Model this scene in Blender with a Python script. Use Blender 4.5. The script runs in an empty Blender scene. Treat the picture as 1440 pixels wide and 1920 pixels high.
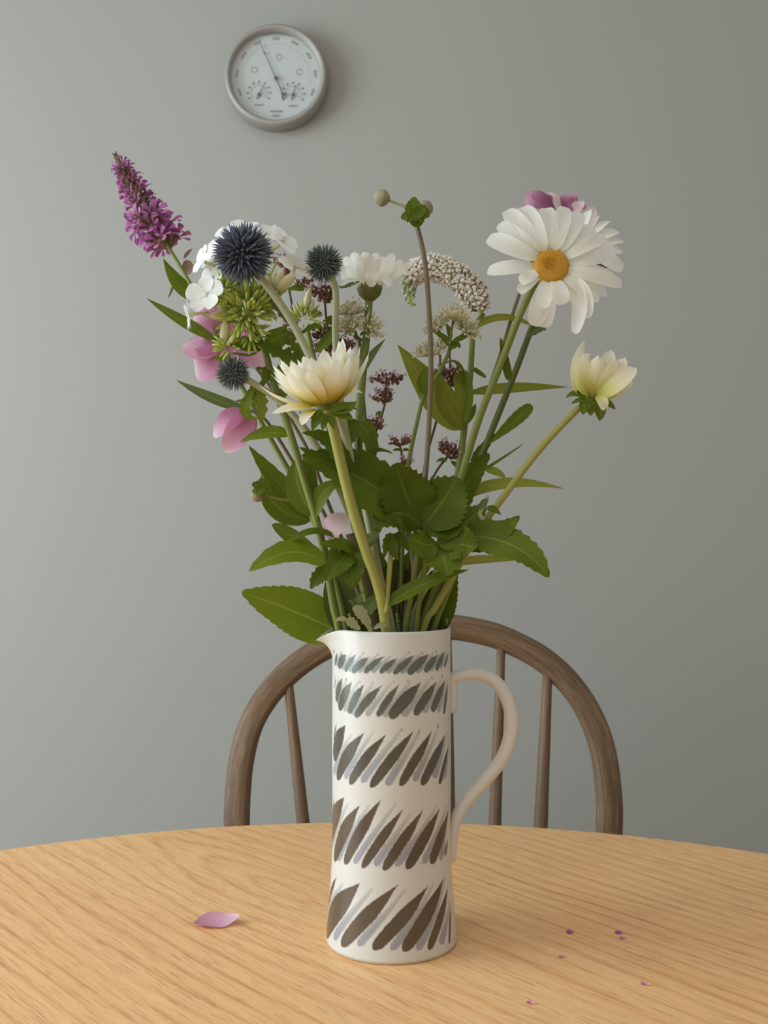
import bpy, math, random
import numpy as np
from mathutils import Vector, Matrix

# ------------------------------------------------------------------ camera, light, exposure
scene = bpy.context.scene
COL = scene.collection
random.seed(7)
PI = math.pi
TZ = 0.73                     # height of the table top
CAM_H = TZ + 0.327
FPX = 2050.0                  # focal length in pixels of the 1440 x 1920 frame
PITCH = math.radians(1.0)

cam_d = bpy.data.cameras.new('camera')
cam_d.sensor_fit = 'VERTICAL'
cam_d.sensor_height = 36.0
cam_d.lens = FPX / 1920.0 * 36.0
cam_d.clip_start = 0.01
cam_d.dof.use_dof = True
cam_d.dof.focus_distance = 0.84
cam_d.dof.aperture_fstop = 17.0
cam = bpy.data.objects.new('camera', cam_d)
COL.objects.link(cam)
cam.location = (0, 0, CAM_H)
cam.rotation_euler = (PI / 2 + PITCH, 0, 0)
scene.camera = cam

world = bpy.data.worlds.new('room_light')
scene.world = world
world.use_nodes = True
bg = world.node_tree.nodes['Background']
bg.inputs[0].default_value = (1.0, 0.97, 0.90, 1)
bg.inputs[1].default_value = 0.41


def area(name, loc, target, sx, sy, power, color):
    d = bpy.data.lights.new(name, 'AREA')
    d.shape = 'RECTANGLE'
    d.size, d.size_y = sx, sy
    d.energy = power
    d.color = color
    o = bpy.data.objects.new(name, d)
    COL.objects.link(o)
    o.location = loc
    o.rotation_euler = (Vector(target) - Vector(loc)).to_track_quat('-Z', 'Y').to_euler()
    return o


area('window_daylight', (-1.8, 0.62, 1.36), (0.1, 0.85, 0.75), 1.3, 1.5, 44.0, (0.80, 0.93, 1.0))
area('front_fill', (-0.9, -1.6, 1.7), (0.0, 0.9, 0.9), 1.6, 1.6, 4.0, (0.97, 0.98, 0.98))  # added soft fill from behind the camera, lifts the petals; no actual door
area('overhead_fill', (-0.55, -0.25, 2.55), (-0.5, 0.1, 0.0), 1.4, 1.0, 9.0, (1.0, 0.98, 0.94))  # added overhead fill to brighten the table top, not a known fitting

scene.view_settings.view_transform = 'Standard'
scene.view_settings.look = 'None'
scene.view_settings.gamma = 1.0
scene.view_settings.use_curve_mapping = False
scene.view_settings.exposure = 0.0


# ------------------------------------------------------------------ helpers
def P(px, py, Y):
    """The point at distance Y in front of the camera seen at a pixel of the photograph."""
    u = (px - 720.0) / FPX
    v = (960.0 - py) / FPX
    fwd = math.cos(PITCH) - v * math.sin(PITCH)
    up = math.sin(PITCH) + v * math.cos(PITCH)
    t = Y / fwd
    return Vector((u * t, Y, CAM_H + up * t))


def on_table(px, py, dz=0.0):
    u = (px - 720.0) / FPX
    v = (960.0 - py) / FPX
    fwd = math.cos(PITCH) - v * math.sin(PITCH)
    up = math.sin(PITCH) + v * math.cos(PITCH)
    t = (TZ + dz - CAM_H) / up
    return Vector((u * t, fwd * t, TZ + dz))


def S(Y):
    return Y / FPX            # metres per pixel at distance Y


def lerp(a, b, t):
    return a + (b - a) * t


def srgb(r, g, b):
    def f(c):
        c /= 255.0
        return c / 12.92 if c <= 0.04045 else ((c + 0.055) / 1.055) ** 2.4
    return (f(r), f(g), f(b), 1.0)


def spline(pts, n):
    """Catmull-Rom through the points, n samples per span."""
    pts = [Vector(p) for p in pts]
    if len(pts) == 2:
        return [pts[0].lerp(pts[1], i / n) for i in range(n + 1)]
    ext = [pts[0] * 2 - pts[1]] + pts + [pts[-1] * 2 - pts[-2]]
    out = []
    for i in range(1, len(ext) - 2):
        p0, p1, p2, p3 = ext[i - 1:i + 3]
        for k in range(n):
            t = k / n
            out.append(0.5 * ((2 * p1) + (p2 - p0) * t + (2 * p0 - 5 * p1 + 4 * p2 - p3) * t * t
                              + (3 * p1 - p0 - 3 * p2 + p3) * t ** 3))
    out.append(pts[-1])
    return out


def prof(t, a, b):
    m = a / (a + b)
    top = (m ** a) * ((1 - m) ** b)
    return (max(t, 0) ** a) * (max(1 - t, 0) ** b) / top


PROFILE = {'lance': (0.75, 1.05), 'ovate': (0.6, 0.85), 'spatulate': (1.3, 0.4), 'ray': (0.52, 0.30),
           'round': (0.75, 0.38), 'pointed': (0.62, 0.72), 'strap': (0.35, 0.6), 'wide': (0.5, 0.6)}


class MB:
    def __init__(self):
        self.v, self.f, self.uv, self.mi = [], [], [], []
        self.m = 0

    def quadstrip(self, rows, uvrows, closed=False):
        base = len(self.v)
        nc = len(rows[0])
        for r in rows:
            self.v.extend(r)
        for i in range(len(rows) - 1):
            for j in range(nc if closed else nc - 1):
                j2 = (j + 1) % nc
                self.f.append((base + i * nc + j, base + i * nc + j2, base + (i + 1) * nc + j2, base + (i + 1) * nc + j))
                u0, u1 = uvrows[i], uvrows[i + 1]
                v0, v1 = j / (nc if closed else nc - 1), (j + 1) / (nc if closed else nc - 1)
                self.uv.append(((u0, v0), (u0, v1), (u1, v1), (u1, v0)))
                self.mi.append(self.m)

    def tube(self, pts, r0, r1=None, seg=8, n=6, smooth=True, flat=1.0, rfun=None, cap=True):
        r1 = r0 if r1 is None else r1
        path = spline(pts, n) if smooth else [Vector(p) for p in pts]
        N = len(path)
        rows, us, L = [], [], 0.0
        ref = None
        for i, p in enumerate(path):
            a, b = path[max(i - 1, 0)], path[min(i + 1, N - 1)]
            T = (b - a).normalized()
            if ref is None:
                ref = Vector((0, 1, 0)) if abs(T.y) < 0.9 else Vector((1, 0, 0))
            X = (ref - T * ref.dot(T)).normalized()
            Yv = T.cross(X)
            ref = X
            t = i / (N - 1)
            r = lerp(r0, r1, t) if rfun is None else rfun(t)
            if i:
                L += (p - path[i - 1]).length
            us.append(L)
            rows.append([p + (X * math.cos(k * 2 * PI / seg) + Yv * math.sin(k * 2 * PI / seg) * flat) * r for k in range(seg)])
        b0 = len(self.v)
        self.quadstrip(rows, us, True)
        if cap:
            for row, rev in ((0, True), (N - 1, False)):
                idx = [b0 + row * seg + k for k in range(seg)]
                self.f.append(tuple(reversed(idx)) if rev else tuple(idx))
                self.uv.append(tuple((us[row], 0.5) for _ in idx))
                self.mi.append(self.m)

    def blade(self, pts, W, N0, profile='lance', teeth=0, tooth=0.16, fold=0.2, cup=0.0, nst=14, cols=4,
              wave=0.0, wavef=3.0, seed=0, twist=0.0, minw=0.0):
        """A leaf or petal along pts (base, middle, tip), W wide, its face towards N0."""
        a, b = PROFILE[profile]
        p0, p1, p2 = [Vector(p) for p in pts]
        c = p1 * 2 - (p0 + p2) * 0.5
        if teeth:
            nst = teeth * 2
        rows, us = [], []
        rnd = random.Random(seed)
        ph = rnd.random() * 6
        for i in range(nst + 1):
            t = i / nst
            if profile in ('ray', 'round', 'wide', 'spatulate'):
                t = 1 - (1 - t) ** 1.9
            p = p0 * (1 - t) ** 2 + c * 2 * t * (1 - t) + p2 * t * t
            T = ((c - p0) * (1 - t) + (p2 - c) * t).normalized()
            Nn = Vector(N0)
            Sd = T.cross(Nn)
            Sd = Sd.normalized() if Sd.length > 1e-5 else T.orthogonal().normalized()
            Nn = Sd.cross(T)
            if twist:
                R = Matrix.Rotation(twist * t, 3, T)
                Sd, Nn = R @ Sd, R @ Nn
            w = W * 0.5 * max(prof(t, a, b), minw)
            fwd = 0.0
            if teeth and 0 < i < nst:
                if i % 2 == 0:
                    w *= (1 - tooth * (0.7 + 0.6 * rnd.random()))
                else:
                    fwd = W * 0.04
            row = []
            for k in range(cols + 1):
                s = -1 + 2 * k / cols
                off = Nn * (fold * abs(s) * w + cup * w * s * s + wave * W * math.sin(t * wavef * 2 * PI + ph + (s > 0) * 1.3) * abs(s) * abs(s))
                row.append(p + Sd * s * w + off + T * (fwd * abs(s)))
            rows.append(row)
            us.append(t)
        self.quadstrip(rows, us)

    def ball(self, c, rx, ry=None, rz=None, seg=10, rings=7, M=None):
        ry = rx if ry is None else ry
        rz = rx if rz is None else rz
        c = Vector(c)
        rows, us = [], []
        for i in range(rings + 1):
            a = PI * i / rings
            row = []
            for k in range(seg):
                b = 2 * PI * k / seg
                q = Vector((rx * math.sin(a) * math.cos(b), ry * math.sin(a) * math.sin(b), rz * math.cos(a)))
                row.append(c + (M @ q if M is not None else q))
            rows.append(row)
            us.append(i / rings)
        self.quadstrip(rows, us, True)

    def lathe(self, profile, seg=48, M=None, c=(0, 0, 0)):
        c = Vector(c)
        rows, us = [], []
        for i, (r, z) in enumerate(profile):
            row = []
            for k in range(seg):
                a = 2 * PI * k / seg
                q = Vector((r * math.cos(a), r * math.sin(a), z))
                row.append(c + (M @ q if M is not None else q))
            rows.append(row)
            us.append(i / (len(profile) - 1))
        self.quadstrip(rows, us, True)

    def box(self, lo, hi, M=None):
        x0, y0, z0 = lo
        x1, y1, z1 = hi
        b = len(self.v)
        for p in ((x0, y0, z0), (x1, y0, z0), (x1, y1, z0), (x0, y1, z0), (x0, y0, z1), (x1, y0, z1), (x1, y1, z1), (x0, y1, z1)):
            q = Vector(p)
            self.v.append(M @ q if M is not None else q)
        for f in ((0, 3, 2, 1), (4, 5, 6, 7), (0, 1, 5, 4), (1, 2, 6, 5), (2, 3, 7, 6), (3, 0, 4, 7)):
            self.f.append(tuple(b + k for k in f))
            self.uv.append(((0, 0), (1, 0), (1, 1), (0, 1)))
            self.mi.append(self.m)

    def mesh(self, name, mats, origin=None, smooth=True):
        me = bpy.data.meshes.new(name)
        o = Vector(origin) if origin is not None else Vector((0, 0, 0))
        me.from_pydata([tuple(Vector(p) - o) for p in self.v], [], self.f)
        uvl = me.uv_layers.new(name='UVMap')
        flat = [c for f in self.uv for q in f for c in q]
        uvl.data.foreach_set('uv', flat)
        if not isinstance(mats, (list, tuple)):
            mats = [mats]
        for m in mats:
            me.materials.append(m)
        me.polygons.foreach_set('material_index', self.mi)
        me.polygons.foreach_set('use_smooth', [smooth] * len(self.f))
        me.update()
        return me


WM = {}                       # world matrix of every object that can be a parent


def thing(name, label, cat, loc, group=None):
    o = bpy.data.objects.new(name, None)
    o.empty_display_size = 0.02
    COL.objects.link(o)
    o.location = loc
    WM[o.name] = Matrix.Translation(Vector(loc))
    o['label'] = label
    o['category'] = cat
    if group:
        o['group'] = group
    return o


def place(name, me, parent=None, M=None, label=None, kind=None):
    o = bpy.data.objects.new(name, me)
    COL.objects.link(o)
    if parent is not None:
        pw = WM[parent.name]
        M = pw if M is None else M
        o.parent = parent
        o.matrix_basis = pw.inverted() @ M
    else:
        M = Matrix.Identity(4) if M is None else M
        o.matrix_basis = M
    WM[o.name] = M
    if label:
        o['label'] = label
    if kind:
        o['kind'] = kind
    return o


def part(name, mb, mats, parent, label=None, kind=None, smooth=True):
    org = WM[parent.name].translation
    return place(name, mb.mesh(name, mats, org, smooth), parent, Matrix.Translation(org), label, kind)


def frame(origin, yaxis, zaxis, scale=1.0, roll=0.0):
    """Matrix whose Y runs along yaxis and whose Z is as near zaxis as it can be."""
    y = Vector(yaxis).normalized()
    z = Vector(zaxis)
    z = z - y * z.dot(y)
    z = z.normalized() if z.length > 1e-5 else y.orthogonal().normalized()
    x = y.cross(z)
    M = Matrix((x, y, z)).transposed()
    if roll:
        M = M @ Matrix.Rotation(roll, 3, 'Y')
    return Matrix.Translation(Vector(origin)) @ (M * scale).to_4x4()


# ------------------------------------------------------------------ materials
MATS = {}


def base_mat(name, rough=0.5, spec=0.3):
    m = bpy.data.materials.new(name)
    m.use_nodes = True
    nt = m.node_tree
    b = nt.nodes['Principled BSDF']
    b.inputs['Roughness'].default_value = rough
    b.inputs['Specular IOR Level'].default_value = spec
    return m, nt, b


def ramp(nt, stops, fac=None, interp='LINEAR'):
    r = nt.nodes.new('ShaderNodeValToRGB')
    r.color_ramp.interpolation = interp
    while len(r.color_ramp.elements) < len(stops):
        r.color_ramp.elements.new(0.5)
    for e, (p, c) in zip(r.color_ramp.elements, stops):
        e.position = p
        e.color = c
    if fac is not None:
        nt.links.new(fac, r.inputs[0])
    return r


def math_node(nt, op, a, b=None, c=None):
    n = nt.nodes.new('ShaderNodeMath')
    n.operation = op
    for i, x in enumerate((a, b, c)):
        if x is None:
            continue
        if isinstance(x, (int, float)):
            n.inputs[i].default_value = x
        else:
            nt.links.new(x, n.inputs[i])
    return n.outputs[0]


def mixc(nt, fac, a, b, mode='MIX'):
    n = nt.nodes.new('ShaderNodeMix')
    n.data_type = 'RGBA'
    n.blend_type = mode
    for sock, x in ((n.inputs[0], fac), (n.inputs[6], a), (n.inputs[7], b)):
        if isinstance(x, (int, float)):
            sock.default_value = x
        elif isinstance(x, tuple):
            sock.default_value = x
        else:
            nt.links.new(x, sock)
    return n.outputs[2]


def noise(nt, vec, scale, detail=3, rough=0.5, dist=0.0):
    n = nt.nodes.new('ShaderNodeTexNoise')
    n.inputs['Scale'].default_value = scale
    n.inputs['Detail'].default_value = detail
    n.inputs['Roughness'].default_value = rough
    n.inputs['Distortion'].default_value = dist
    if vec is not None:
        nt.links.new(vec, n.inputs['Vector'])
    return n.outputs[0]


def mapping(nt, src, scale=(1, 1, 1), rot=(0, 0, 0), loc=(0, 0, 0)):
    n = nt.nodes.new('ShaderNodeMapping')
    n.inputs['Scale'].default_value = scale
    n.inputs['Rotation'].default_value = rot
    n.inputs['Location'].default_value = loc
    nt.links.new(src, n.inputs['Vector'])
    return n.outputs[0]


def coord(nt, which):
    return nt.nodes.new('ShaderNodeTexCoord').outputs[which]


def sep(nt, v):
    n = nt.nodes.new('ShaderNodeSeparateXYZ')
    nt.links.new(v, n.inputs[0])
    return n.outputs


def translucent(nt, bsdf, colour, amount):
    tr = nt.nodes.new('ShaderNodeBsdfTranslucent')
    mx = nt.nodes.new('ShaderNodeMixShader')
    mx.inputs[0].default_value = amount
    out = nt.nodes['Material Output']
    if isinstance(colour, tuple):
        tr.inputs[0].default_value = colour
    else:
        nt.links.new(colour, tr.inputs[0])
    nt.links.new(bsdf.outputs[0], mx.inputs[1])
    nt.links.new(tr.outputs[0], mx.inputs[2])
    nt.links.new(mx.outputs[0], out.inputs[0])


def leaf_mat(name, c1, c2, rib, trans=0.3, rough=0.5):
    m, nt, b = base_mat(name, rough, 0.2)
    uv = coord(nt, 'UV')
    s = sep(nt, uv)
    d = math_node(nt, 'ABSOLUTE', math_node(nt, 'SUBTRACT', s[1], 0.5))
    obj = coord(nt, 'Object')
    nz = noise(nt, mapping(nt, obj, (45, 45, 45)), 1.0, 4)
    col = mixc(nt, nz, c1, c2)
    # side veins run forward from the rib to the edge
    ph = math_node(nt, 'SUBTRACT', math_node(nt, 'MULTIPLY', s[0], 9.0), math_node(nt, 'MULTIPLY', d, 5.0))
    sv = math_node(nt, 'POWER', math_node(nt, 'ABSOLUTE', math_node(nt, 'SUBTRACT', math_node(nt, 'FRACT', ph), 0.5)), 1.0)
    vein = math_node(nt, 'LESS_THAN', sv, 0.055)
    vein = math_node(nt, 'MULTIPLY', vein, 0.18)
    ribm = math_node(nt, 'LESS_THAN', d, 0.022)
    f = math_node(nt, 'MAXIMUM', vein, math_node(nt, 'MULTIPLY', ribm, 0.75))
    col = mixc(nt, f, col, rib)
    nt.links.new(col, b.inputs['Base Color'])
    bump = nt.nodes.new('ShaderNodeBump')
    bump.inputs['Strength'].default_value = 0.25
    bump.inputs['Distance'].default_value = 0.0006
    bump.invert = True
    nt.links.new(f, bump.inputs['Height'])
    nt.links.new(bump.outputs[0], b.inputs['Normal'])
    trc = mixc(nt, 0.35, col, (0.30, 0.42, 0.03, 1))
    translucent(nt, b, trc, trans)
    MATS[name] = m


def petal_mat(name, stops, trans=0.35, lines=0.12, rough=0.55, line_col=None, line_scale=26.0):
    m, nt, b = base_mat(name, rough, 0.2)
    uv = coord(nt, 'UV')
    s = sep(nt, uv)
    r = ramp(nt, stops, s[0])
    ln = noise(nt, mapping(nt, uv, (1.2, line_scale, 1)), 1.0, 2)
    lc = line_col if line_col else (0.45, 0.45, 0.40, 1)
    f = math_node(nt, 'MULTIPLY', math_node(nt, 'SMOOTH_MIN', math_node(nt, 'MAXIMUM', math_node(nt, 'SUBTRACT', ln, 0.45), 0.0), 0.25, 0.05), lines * 4)
    col = mixc(nt, f, r.outputs[0], lc)
    nt.links.new(col, b.inputs['Base Color'])
    translucent(nt, b, col, trans)
    MATS[name] = m


def stem_mat(name, c1, c2, rough=0.5, spec=0.3):
    m, nt, b = base_mat(name, rough, spec)
    uv = coord(nt, 'UV')
    n1 = noise(nt, mapping(nt, uv, (25, 9, 1)), 1.0, 3)
    nt.links.new(mixc(nt, n1, c1, c2), b.inputs['Base Color'])
    MATS[name] = m


def plain(name, c, rough=0.5, spec=0.3, metal=0.0, vary=0.0, scale=60, c2=None):
    m, nt, b = base_mat(name, rough, spec)
    b.inputs['Metallic'].default_value = metal
    if vary or c2:
        nz = noise(nt, mapping(nt, coord(nt, 'Object'), (scale,) * 3), 1.0, 3)
        c2 = c2 if c2 else tuple(x * (1 - vary) for x in c[:3]) + (1,)
        nt.links.new(mixc(nt, nz, c, c2), b.inputs['Base Color'])
    else:
        b.inputs['Base Color'].default_value = c
    MATS[name] = m


leaf_mat('leaf_mid', srgb(98, 114, 24), srgb(80, 96, 16), srgb(130, 142, 62))
leaf_mat('leaf_light', srgb(116, 132, 34), srgb(100, 116, 26), srgb(150, 160, 82), 0.36)
leaf_mat('leaf_dark', srgb(84, 100, 12), srgb(68, 84, 8), srgb(104, 118, 36), 0.28)
leaf_mat('leaf_grey', srgb(98, 112, 62), srgb(80, 96, 48), srgb(132, 145, 98), 0.2)
leaf_mat('leaf_yellow', srgb(160, 160, 70), srgb(130, 140, 55), srgb(185, 180, 105), 0.4)
leaf_mat('leaf_olive', srgb(144, 144, 52), srgb(116, 124, 40), srgb(165, 160, 85), 0.45)
leaf_mat('leaf_dry', srgb(172, 165, 128), srgb(140, 138, 100), srgb(190, 180, 145), 0.3)
stem_mat('stem_green', srgb(122, 132, 66), srgb(104, 114, 48))
stem_mat('stem_dark', srgb(90, 98, 44), srgb(74, 82, 34))
stem_mat('stem_pale', srgb(168, 168, 132), srgb(146, 148, 108))
stem_mat('stem_yellow', srgb(160, 158, 84), srgb(138, 140, 66))
stem_mat('stem_purple', srgb(124, 110, 86), srgb(102, 90, 64))
stem_mat('stem_red', srgb(104, 80, 66), srgb(88, 70, 48))
petal_mat('daisy_petal', [(0.0, srgb(232, 232, 204)), (0.2, srgb(246, 246, 236)), (1.0, srgb(248, 248, 242))], 0.5, 0.07)
petal_mat('dahlia_petal', [(0.0, srgb(140, 160, 45)), (0.12, srgb(206, 194, 66)), (0.33, srgb(240, 224, 122)), (0.55, srgb(250, 247, 220)), (1.0, srgb(252, 252, 246))], 0.5, 0.06)
petal_mat('dahlia_bud_petal', [(0.0, srgb(176, 186, 80)), (0.28, srgb(226, 222, 140)), (0.55, srgb(242, 238, 200)), (1.0, srgb(248, 244, 228))], 0.42, 0.12)
petal_mat('phlox_petal', [(0.0, srgb(232, 234, 220)), (0.3, srgb(240, 241, 238)), (1.0, srgb(242, 243, 241))], 0.3, 0.04)
petal_mat('phlox_tube', [(0.0, srgb(178, 186, 110)), (0.5, srgb(222, 216, 170)), (1.0, srgb(232, 224, 196))], 0.25, 0.03)
petal_mat('pink_petal', [(0.0, srgb(196, 122, 158)), (0.5, srgb(212, 148, 182)), (0.85, srgb(226, 178, 204)), (1.0, srgb(236, 214, 222))], 0.42, 0.16, 0.5, srgb(176, 88, 140), 16)
petal_mat('pale_pink_petal', [(0.0, srgb(205, 165, 170)), (0.5, srgb(218, 186, 190)), (1.0, srgb(226, 214, 216))], 0.35, 0.1, 0.5, srgb(190, 140, 165), 14)
petal_mat('dusky_pink_petal', [(0.0, srgb(150, 90, 120)), (0.6, srgb(176, 116, 146)), (1.0, srgb(200, 160, 180))], 0.35, 0.12, 0.5, srgb(140, 76, 116), 12)
petal_mat('fallen_petal', [(0.0, srgb(196, 140, 160)), (0.5, srgb(222, 172, 198)), (1.0, srgb(232, 196, 214))], 0.25, 0.14, 0.45, srgb(180, 108, 150), 12)
petal_mat('magenta_petal', [(0.0, srgb(160, 82, 140)), (1.0, srgb(194, 122, 180))], 0.35, 0.1, 0.5, srgb(120, 50, 110), 10)
plain('calyx_mauve', srgb(140, 104, 106), 0.6, 0.2, 0, 0, 160, srgb(126, 110, 82))
plain('calyx_green', srgb(194, 202, 108), 0.55, 0.25, 0, 0, 120, srgb(150, 168, 70))
plain('sepal_green', srgb(88, 100, 32), 0.5, 0.3, 0, 0, 120, srgb(106, 118, 44))
plain('receptacle_green', srgb(112, 112, 56), 0.5, 0.3, 0, 0, 160, srgb(88, 96, 42))
plain('disc_yellow', srgb(204, 158, 62), 0.7, 0.15, 0, 0, 700, srgb(178, 130, 46))
plain('marjoram_bract', srgb(142, 106, 92), 0.65, 0.15, 0, 0, 300, srgb(114, 86, 68))
petal_mat('marjoram_petal', [(0.0, srgb(200, 164, 188)), (1.0, srgb(224, 194, 216))], 0.4, 0.05)
petal_mat('lysimachia_petal', [(0.0, srgb(206, 196, 170)), (0.4, srgb(238, 228, 214)), (1.0, srgb(244, 236, 228))], 0.4, 0.03)
plain('lysimachia_centre', srgb(120, 112, 84), 0.6, 0.2)
plain('lysimachia_bud', srgb(196, 198, 176), 0.6, 0.2, 0, 0, 300, srgb(146, 156, 110))
petal_mat('masterwort_bract', [(0.0, srgb(172, 180, 124)), (0.6, srgb(226, 226, 194)), (1.0, srgb(230, 226, 206))], 0.4, 0.05)
plain('masterwort_floret', srgb(226, 220, 198), 0.6, 0.2, 0, 0, 300, srgb(186, 178, 142))
plain('bud_silky', srgb(166, 156, 136), 0.75, 0.1, 0, 0, 130, srgb(128, 120, 92))
plain('bud_green', srgb(122, 134, 84), 0.7, 0.15, 0, 0, 130, srgb(148, 150, 112))


def thistle_mat(name, dark, light):
    m, nt, b = base_mat(name, 0.65, 0.2)
    s = sep(nt, coord(nt, 'UV'))
    r = ramp(nt, [(0.0, dark), (0.55, tuple((dark[i] + light[i]) / 2 for i in range(3)) + (1,)), (1.0, light)], s[0])
    nt.links.new(r.outputs[0], b.inputs['Base Color'])
    MATS[name] = m


thistle_mat('thistle_spike_blue', srgb(68, 72, 78), srgb(102, 108, 124))
thistle_mat('thistle_spike_grey', srgb(86, 97, 84), srgb(114, 123, 122))


def wall_paint():
    m, nt, b = base_mat('wall_paint', 0.75, 0.2)
    o = coord(nt, 'Object')
    n1 = noise(nt, mapping(nt, o, (1.4, 1.4, 1.4)), 1.0, 3)
    n2 = noise(nt, mapping(nt, o, (240, 240, 240)), 1.0, 2)
    c = mixc(nt, n1, srgb(166, 166, 160), srgb(161, 161, 156))
    nt.links.new(c, b.inputs['Base Color'])
    bump = nt.nodes.new('ShaderNodeBump')
    bump.inputs['Strength'].default_value = 0.12
    bump.inputs['Distance'].default_value = 0.001
    nt.links.new(n2, bump.inputs['Height'])
    nt.links.new(bump.outputs[0], b.inputs['Normal'])
    MATS['wall_paint'] = m


wall_paint()


def table_wood():
    """Oak veneer: long ellipses of growth ring round one heart, pores along the grain."""
    m, nt, b = base_mat('table_oak', 0.42, 0.35)
    o = coord(nt, 'Object')
    g = mapping(nt, o, (1, 1, 1), (0, 0, math.radians(50.0)))      # x runs along the grain
    gs = sep(nt, g)
    hx, hy = table_wood.heart
    wob = noise(nt, mapping(nt, g, (2.2, 9.0, 1)), 1.0, 2)
    wob2 = noise(nt, mapping(nt, g, (7.0, 40.0, 1)), 1.0, 2)
    dx = math_node(nt, 'MULTIPLY', math_node(nt, 'TANH', math_node(nt, 'MULTIPLY', math_node(nt, 'SUBTRACT', gs[0], hx), 4.2)), 0.065)
    dy = math_node(nt, 'SUBTRACT', gs[1], hy)
    dist = math_node(nt, 'SQRT', math_node(nt, 'ADD', math_node(nt, 'MULTIPLY', dx, dx), math_node(nt, 'MULTIPLY', dy, dy)))
    d2 = math_node(nt, 'ADD', dist, math_node(nt, 'MULTIPLY', math_node(nt, 'SUBTRACT', wob, 0.5), 0.05))
    d2 = math_node(nt, 'ADD', d2, math_node(nt, 'MULTIPLY', math_node(nt, 'SUBTRACT', wob2, 0.5), 0.006))
    ring = math_node(nt, 'FRACT', math_node(nt, 'MULTIPLY', d2, 62.0))
    ringc = ramp(nt, [(0.0, (0.15,) * 3 + (1,)), (0.25, (0.75,) * 3 + (1,)), (0.75, (0.6,) * 3 + (1,)), (1.0, (0.05,) * 3 + (1,))], ring)
    fine = noise(nt, mapping(nt, g, (7, 330, 1)), 1.0, 4, 0.65)
    pore = noise(nt, mapping(nt, g, (30, 900, 1)), 1.0, 2, 0.5)
    big = noise(nt, mapping(nt, g, (1.6, 7, 1)), 1.0, 3)
    v = math_node(nt, 'ADD', math_node(nt, 'MULTIPLY', sep(nt, ringc.outputs[0])[0], 0.27), math_node(nt, 'MULTIPLY', fine, 0.56))
    v = math_node(nt, 'ADD', v, math_node(nt, 'MULTIPLY', big, 0.26))
    c = ramp(nt, [(0.32, srgb(198, 144, 88)), (0.47, srgb(231, 177, 119)), (0.68, srgb(242, 194, 138))], v)
    pr = math_node(nt, 'MULTIPLY', math_node(nt, 'GREATER_THAN', pore, 0.60), 0.36)
    col = mixc(nt, pr, c.outputs[0], srgb(136, 92, 52))
    nt.links.new(col, b.inputs['Base Color'])
    rg = math_node(nt, 'ADD', math_node(nt, 'MULTIPLY', fine, 0.18), 0.34)
    nt.links.new(rg, b.inputs['Roughness'])
    bump = nt.nodes.new('ShaderNodeBump')
    bump.inputs['Strength'].default_value = 0.10
    bump.inputs['Distance'].default_value = 0.0006
    nt.links.new(fine, bump.inputs['Height'])
    nt.links.new(bump.outputs[0], b.inputs['Normal'])
    MATS['table_oak'] = m


def chair_wood():
    m, nt, b = base_mat('chair_wood', 0.5, 0.3)
    uv = coord(nt, 'UV')
    a = noise(nt, mapping(nt, uv, (9, 26, 1)), 1.0, 4, 0.6)
    f = noise(nt, mapping(nt, uv, (42, 130, 1)), 1.0, 3, 0.6)
    v = math_node(nt, 'ADD', math_node(nt, 'MULTIPLY', a, 0.55), math_node(nt, 'MULTIPLY', f, 0.45))
    c = ramp(nt, [(0.30, srgb(78, 60, 42)), (0.50, srgb(112, 89, 66)), (0.70, srgb(150, 126, 98))], v)
    nt.links.new(c.outputs[0], b.inputs['Base Color'])
    bump = nt.nodes.new('ShaderNodeBump')
    bump.inputs['Strength'].default_value = 0.2
    bump.inputs['Distance'].default_value = 0.0008
    nt.links.new(f, bump.inputs['Height'])
    nt.links.new(bump.outputs[0], b.inputs['Normal'])
    MATS['chair_wood'] = m


chair_wood()
plain('floor_boards', srgb(196, 178, 156), 0.5, 0.3, 0, 0.3, 4)
plain('case_metal', srgb(158, 156, 150), 0.5, 0.5, 0.25, 0.06, 30)
plain('dial_card', srgb(178, 186, 183), 0.8, 0.1)
plain('print_grey', srgb(116, 122, 122), 0.8, 0.1)
plain('hand_black', srgb(52, 56, 58), 0.5, 0.3)


def glass_pane():
    m = bpy.data.materials.new('clear_glass')
    m.use_nodes = True
    nt = m.node_tree
    nt.nodes.remove(nt.nodes['Principled BSDF'])
    t = nt.nodes.new('ShaderNodeBsdfTransparent')
    g = nt.nodes.new('ShaderNodeBsdfGlossy')
    g.inputs['Roughness'].default_value = 0.02
    fr = nt.nodes.new('ShaderNodeFresnel')
    fr.inputs[0].default_value = 1.5
    mx = nt.nodes.new('ShaderNodeMixShader')
    nt.links.new(fr.outputs[0], mx.inputs[0])
    nt.links.new(t.outputs[0], mx.inputs[1])
    nt.links.new(g.outputs[0], mx.inputs[2])
    nt.links.new(mx.outputs[0], nt.nodes['Material Output'].inputs[0])
    MATS['clear_glass'] = m


glass_pane()


def glaze():
    m, nt, b = base_mat('painted_glaze', 0.3, 0.4)
    a = nt.nodes.new('ShaderNodeAttribute')
    a.attribute_name = 'paint'
    o = coord(nt, 'Object')
    n1 = noise(nt, mapping(nt, o, (30, 30, 30)), 1.0, 3)
    v = mixc(nt, math_node(nt, 'MULTIPLY', n1, 0.12), a.outputs[0], srgb(205, 196, 176))
    nt.links.new(v, b.inputs['Base Color'])
    b.inputs['Coat Weight'].default_value = 0.15
    b.inputs['Coat Roughness'].default_value = 0.2
    MATS['painted_glaze'] = m


glaze()
plain('white_glaze', srgb(214, 211, 203), 0.3, 0.4, 0, 0, 30, srgb(208, 204, 195))

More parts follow.
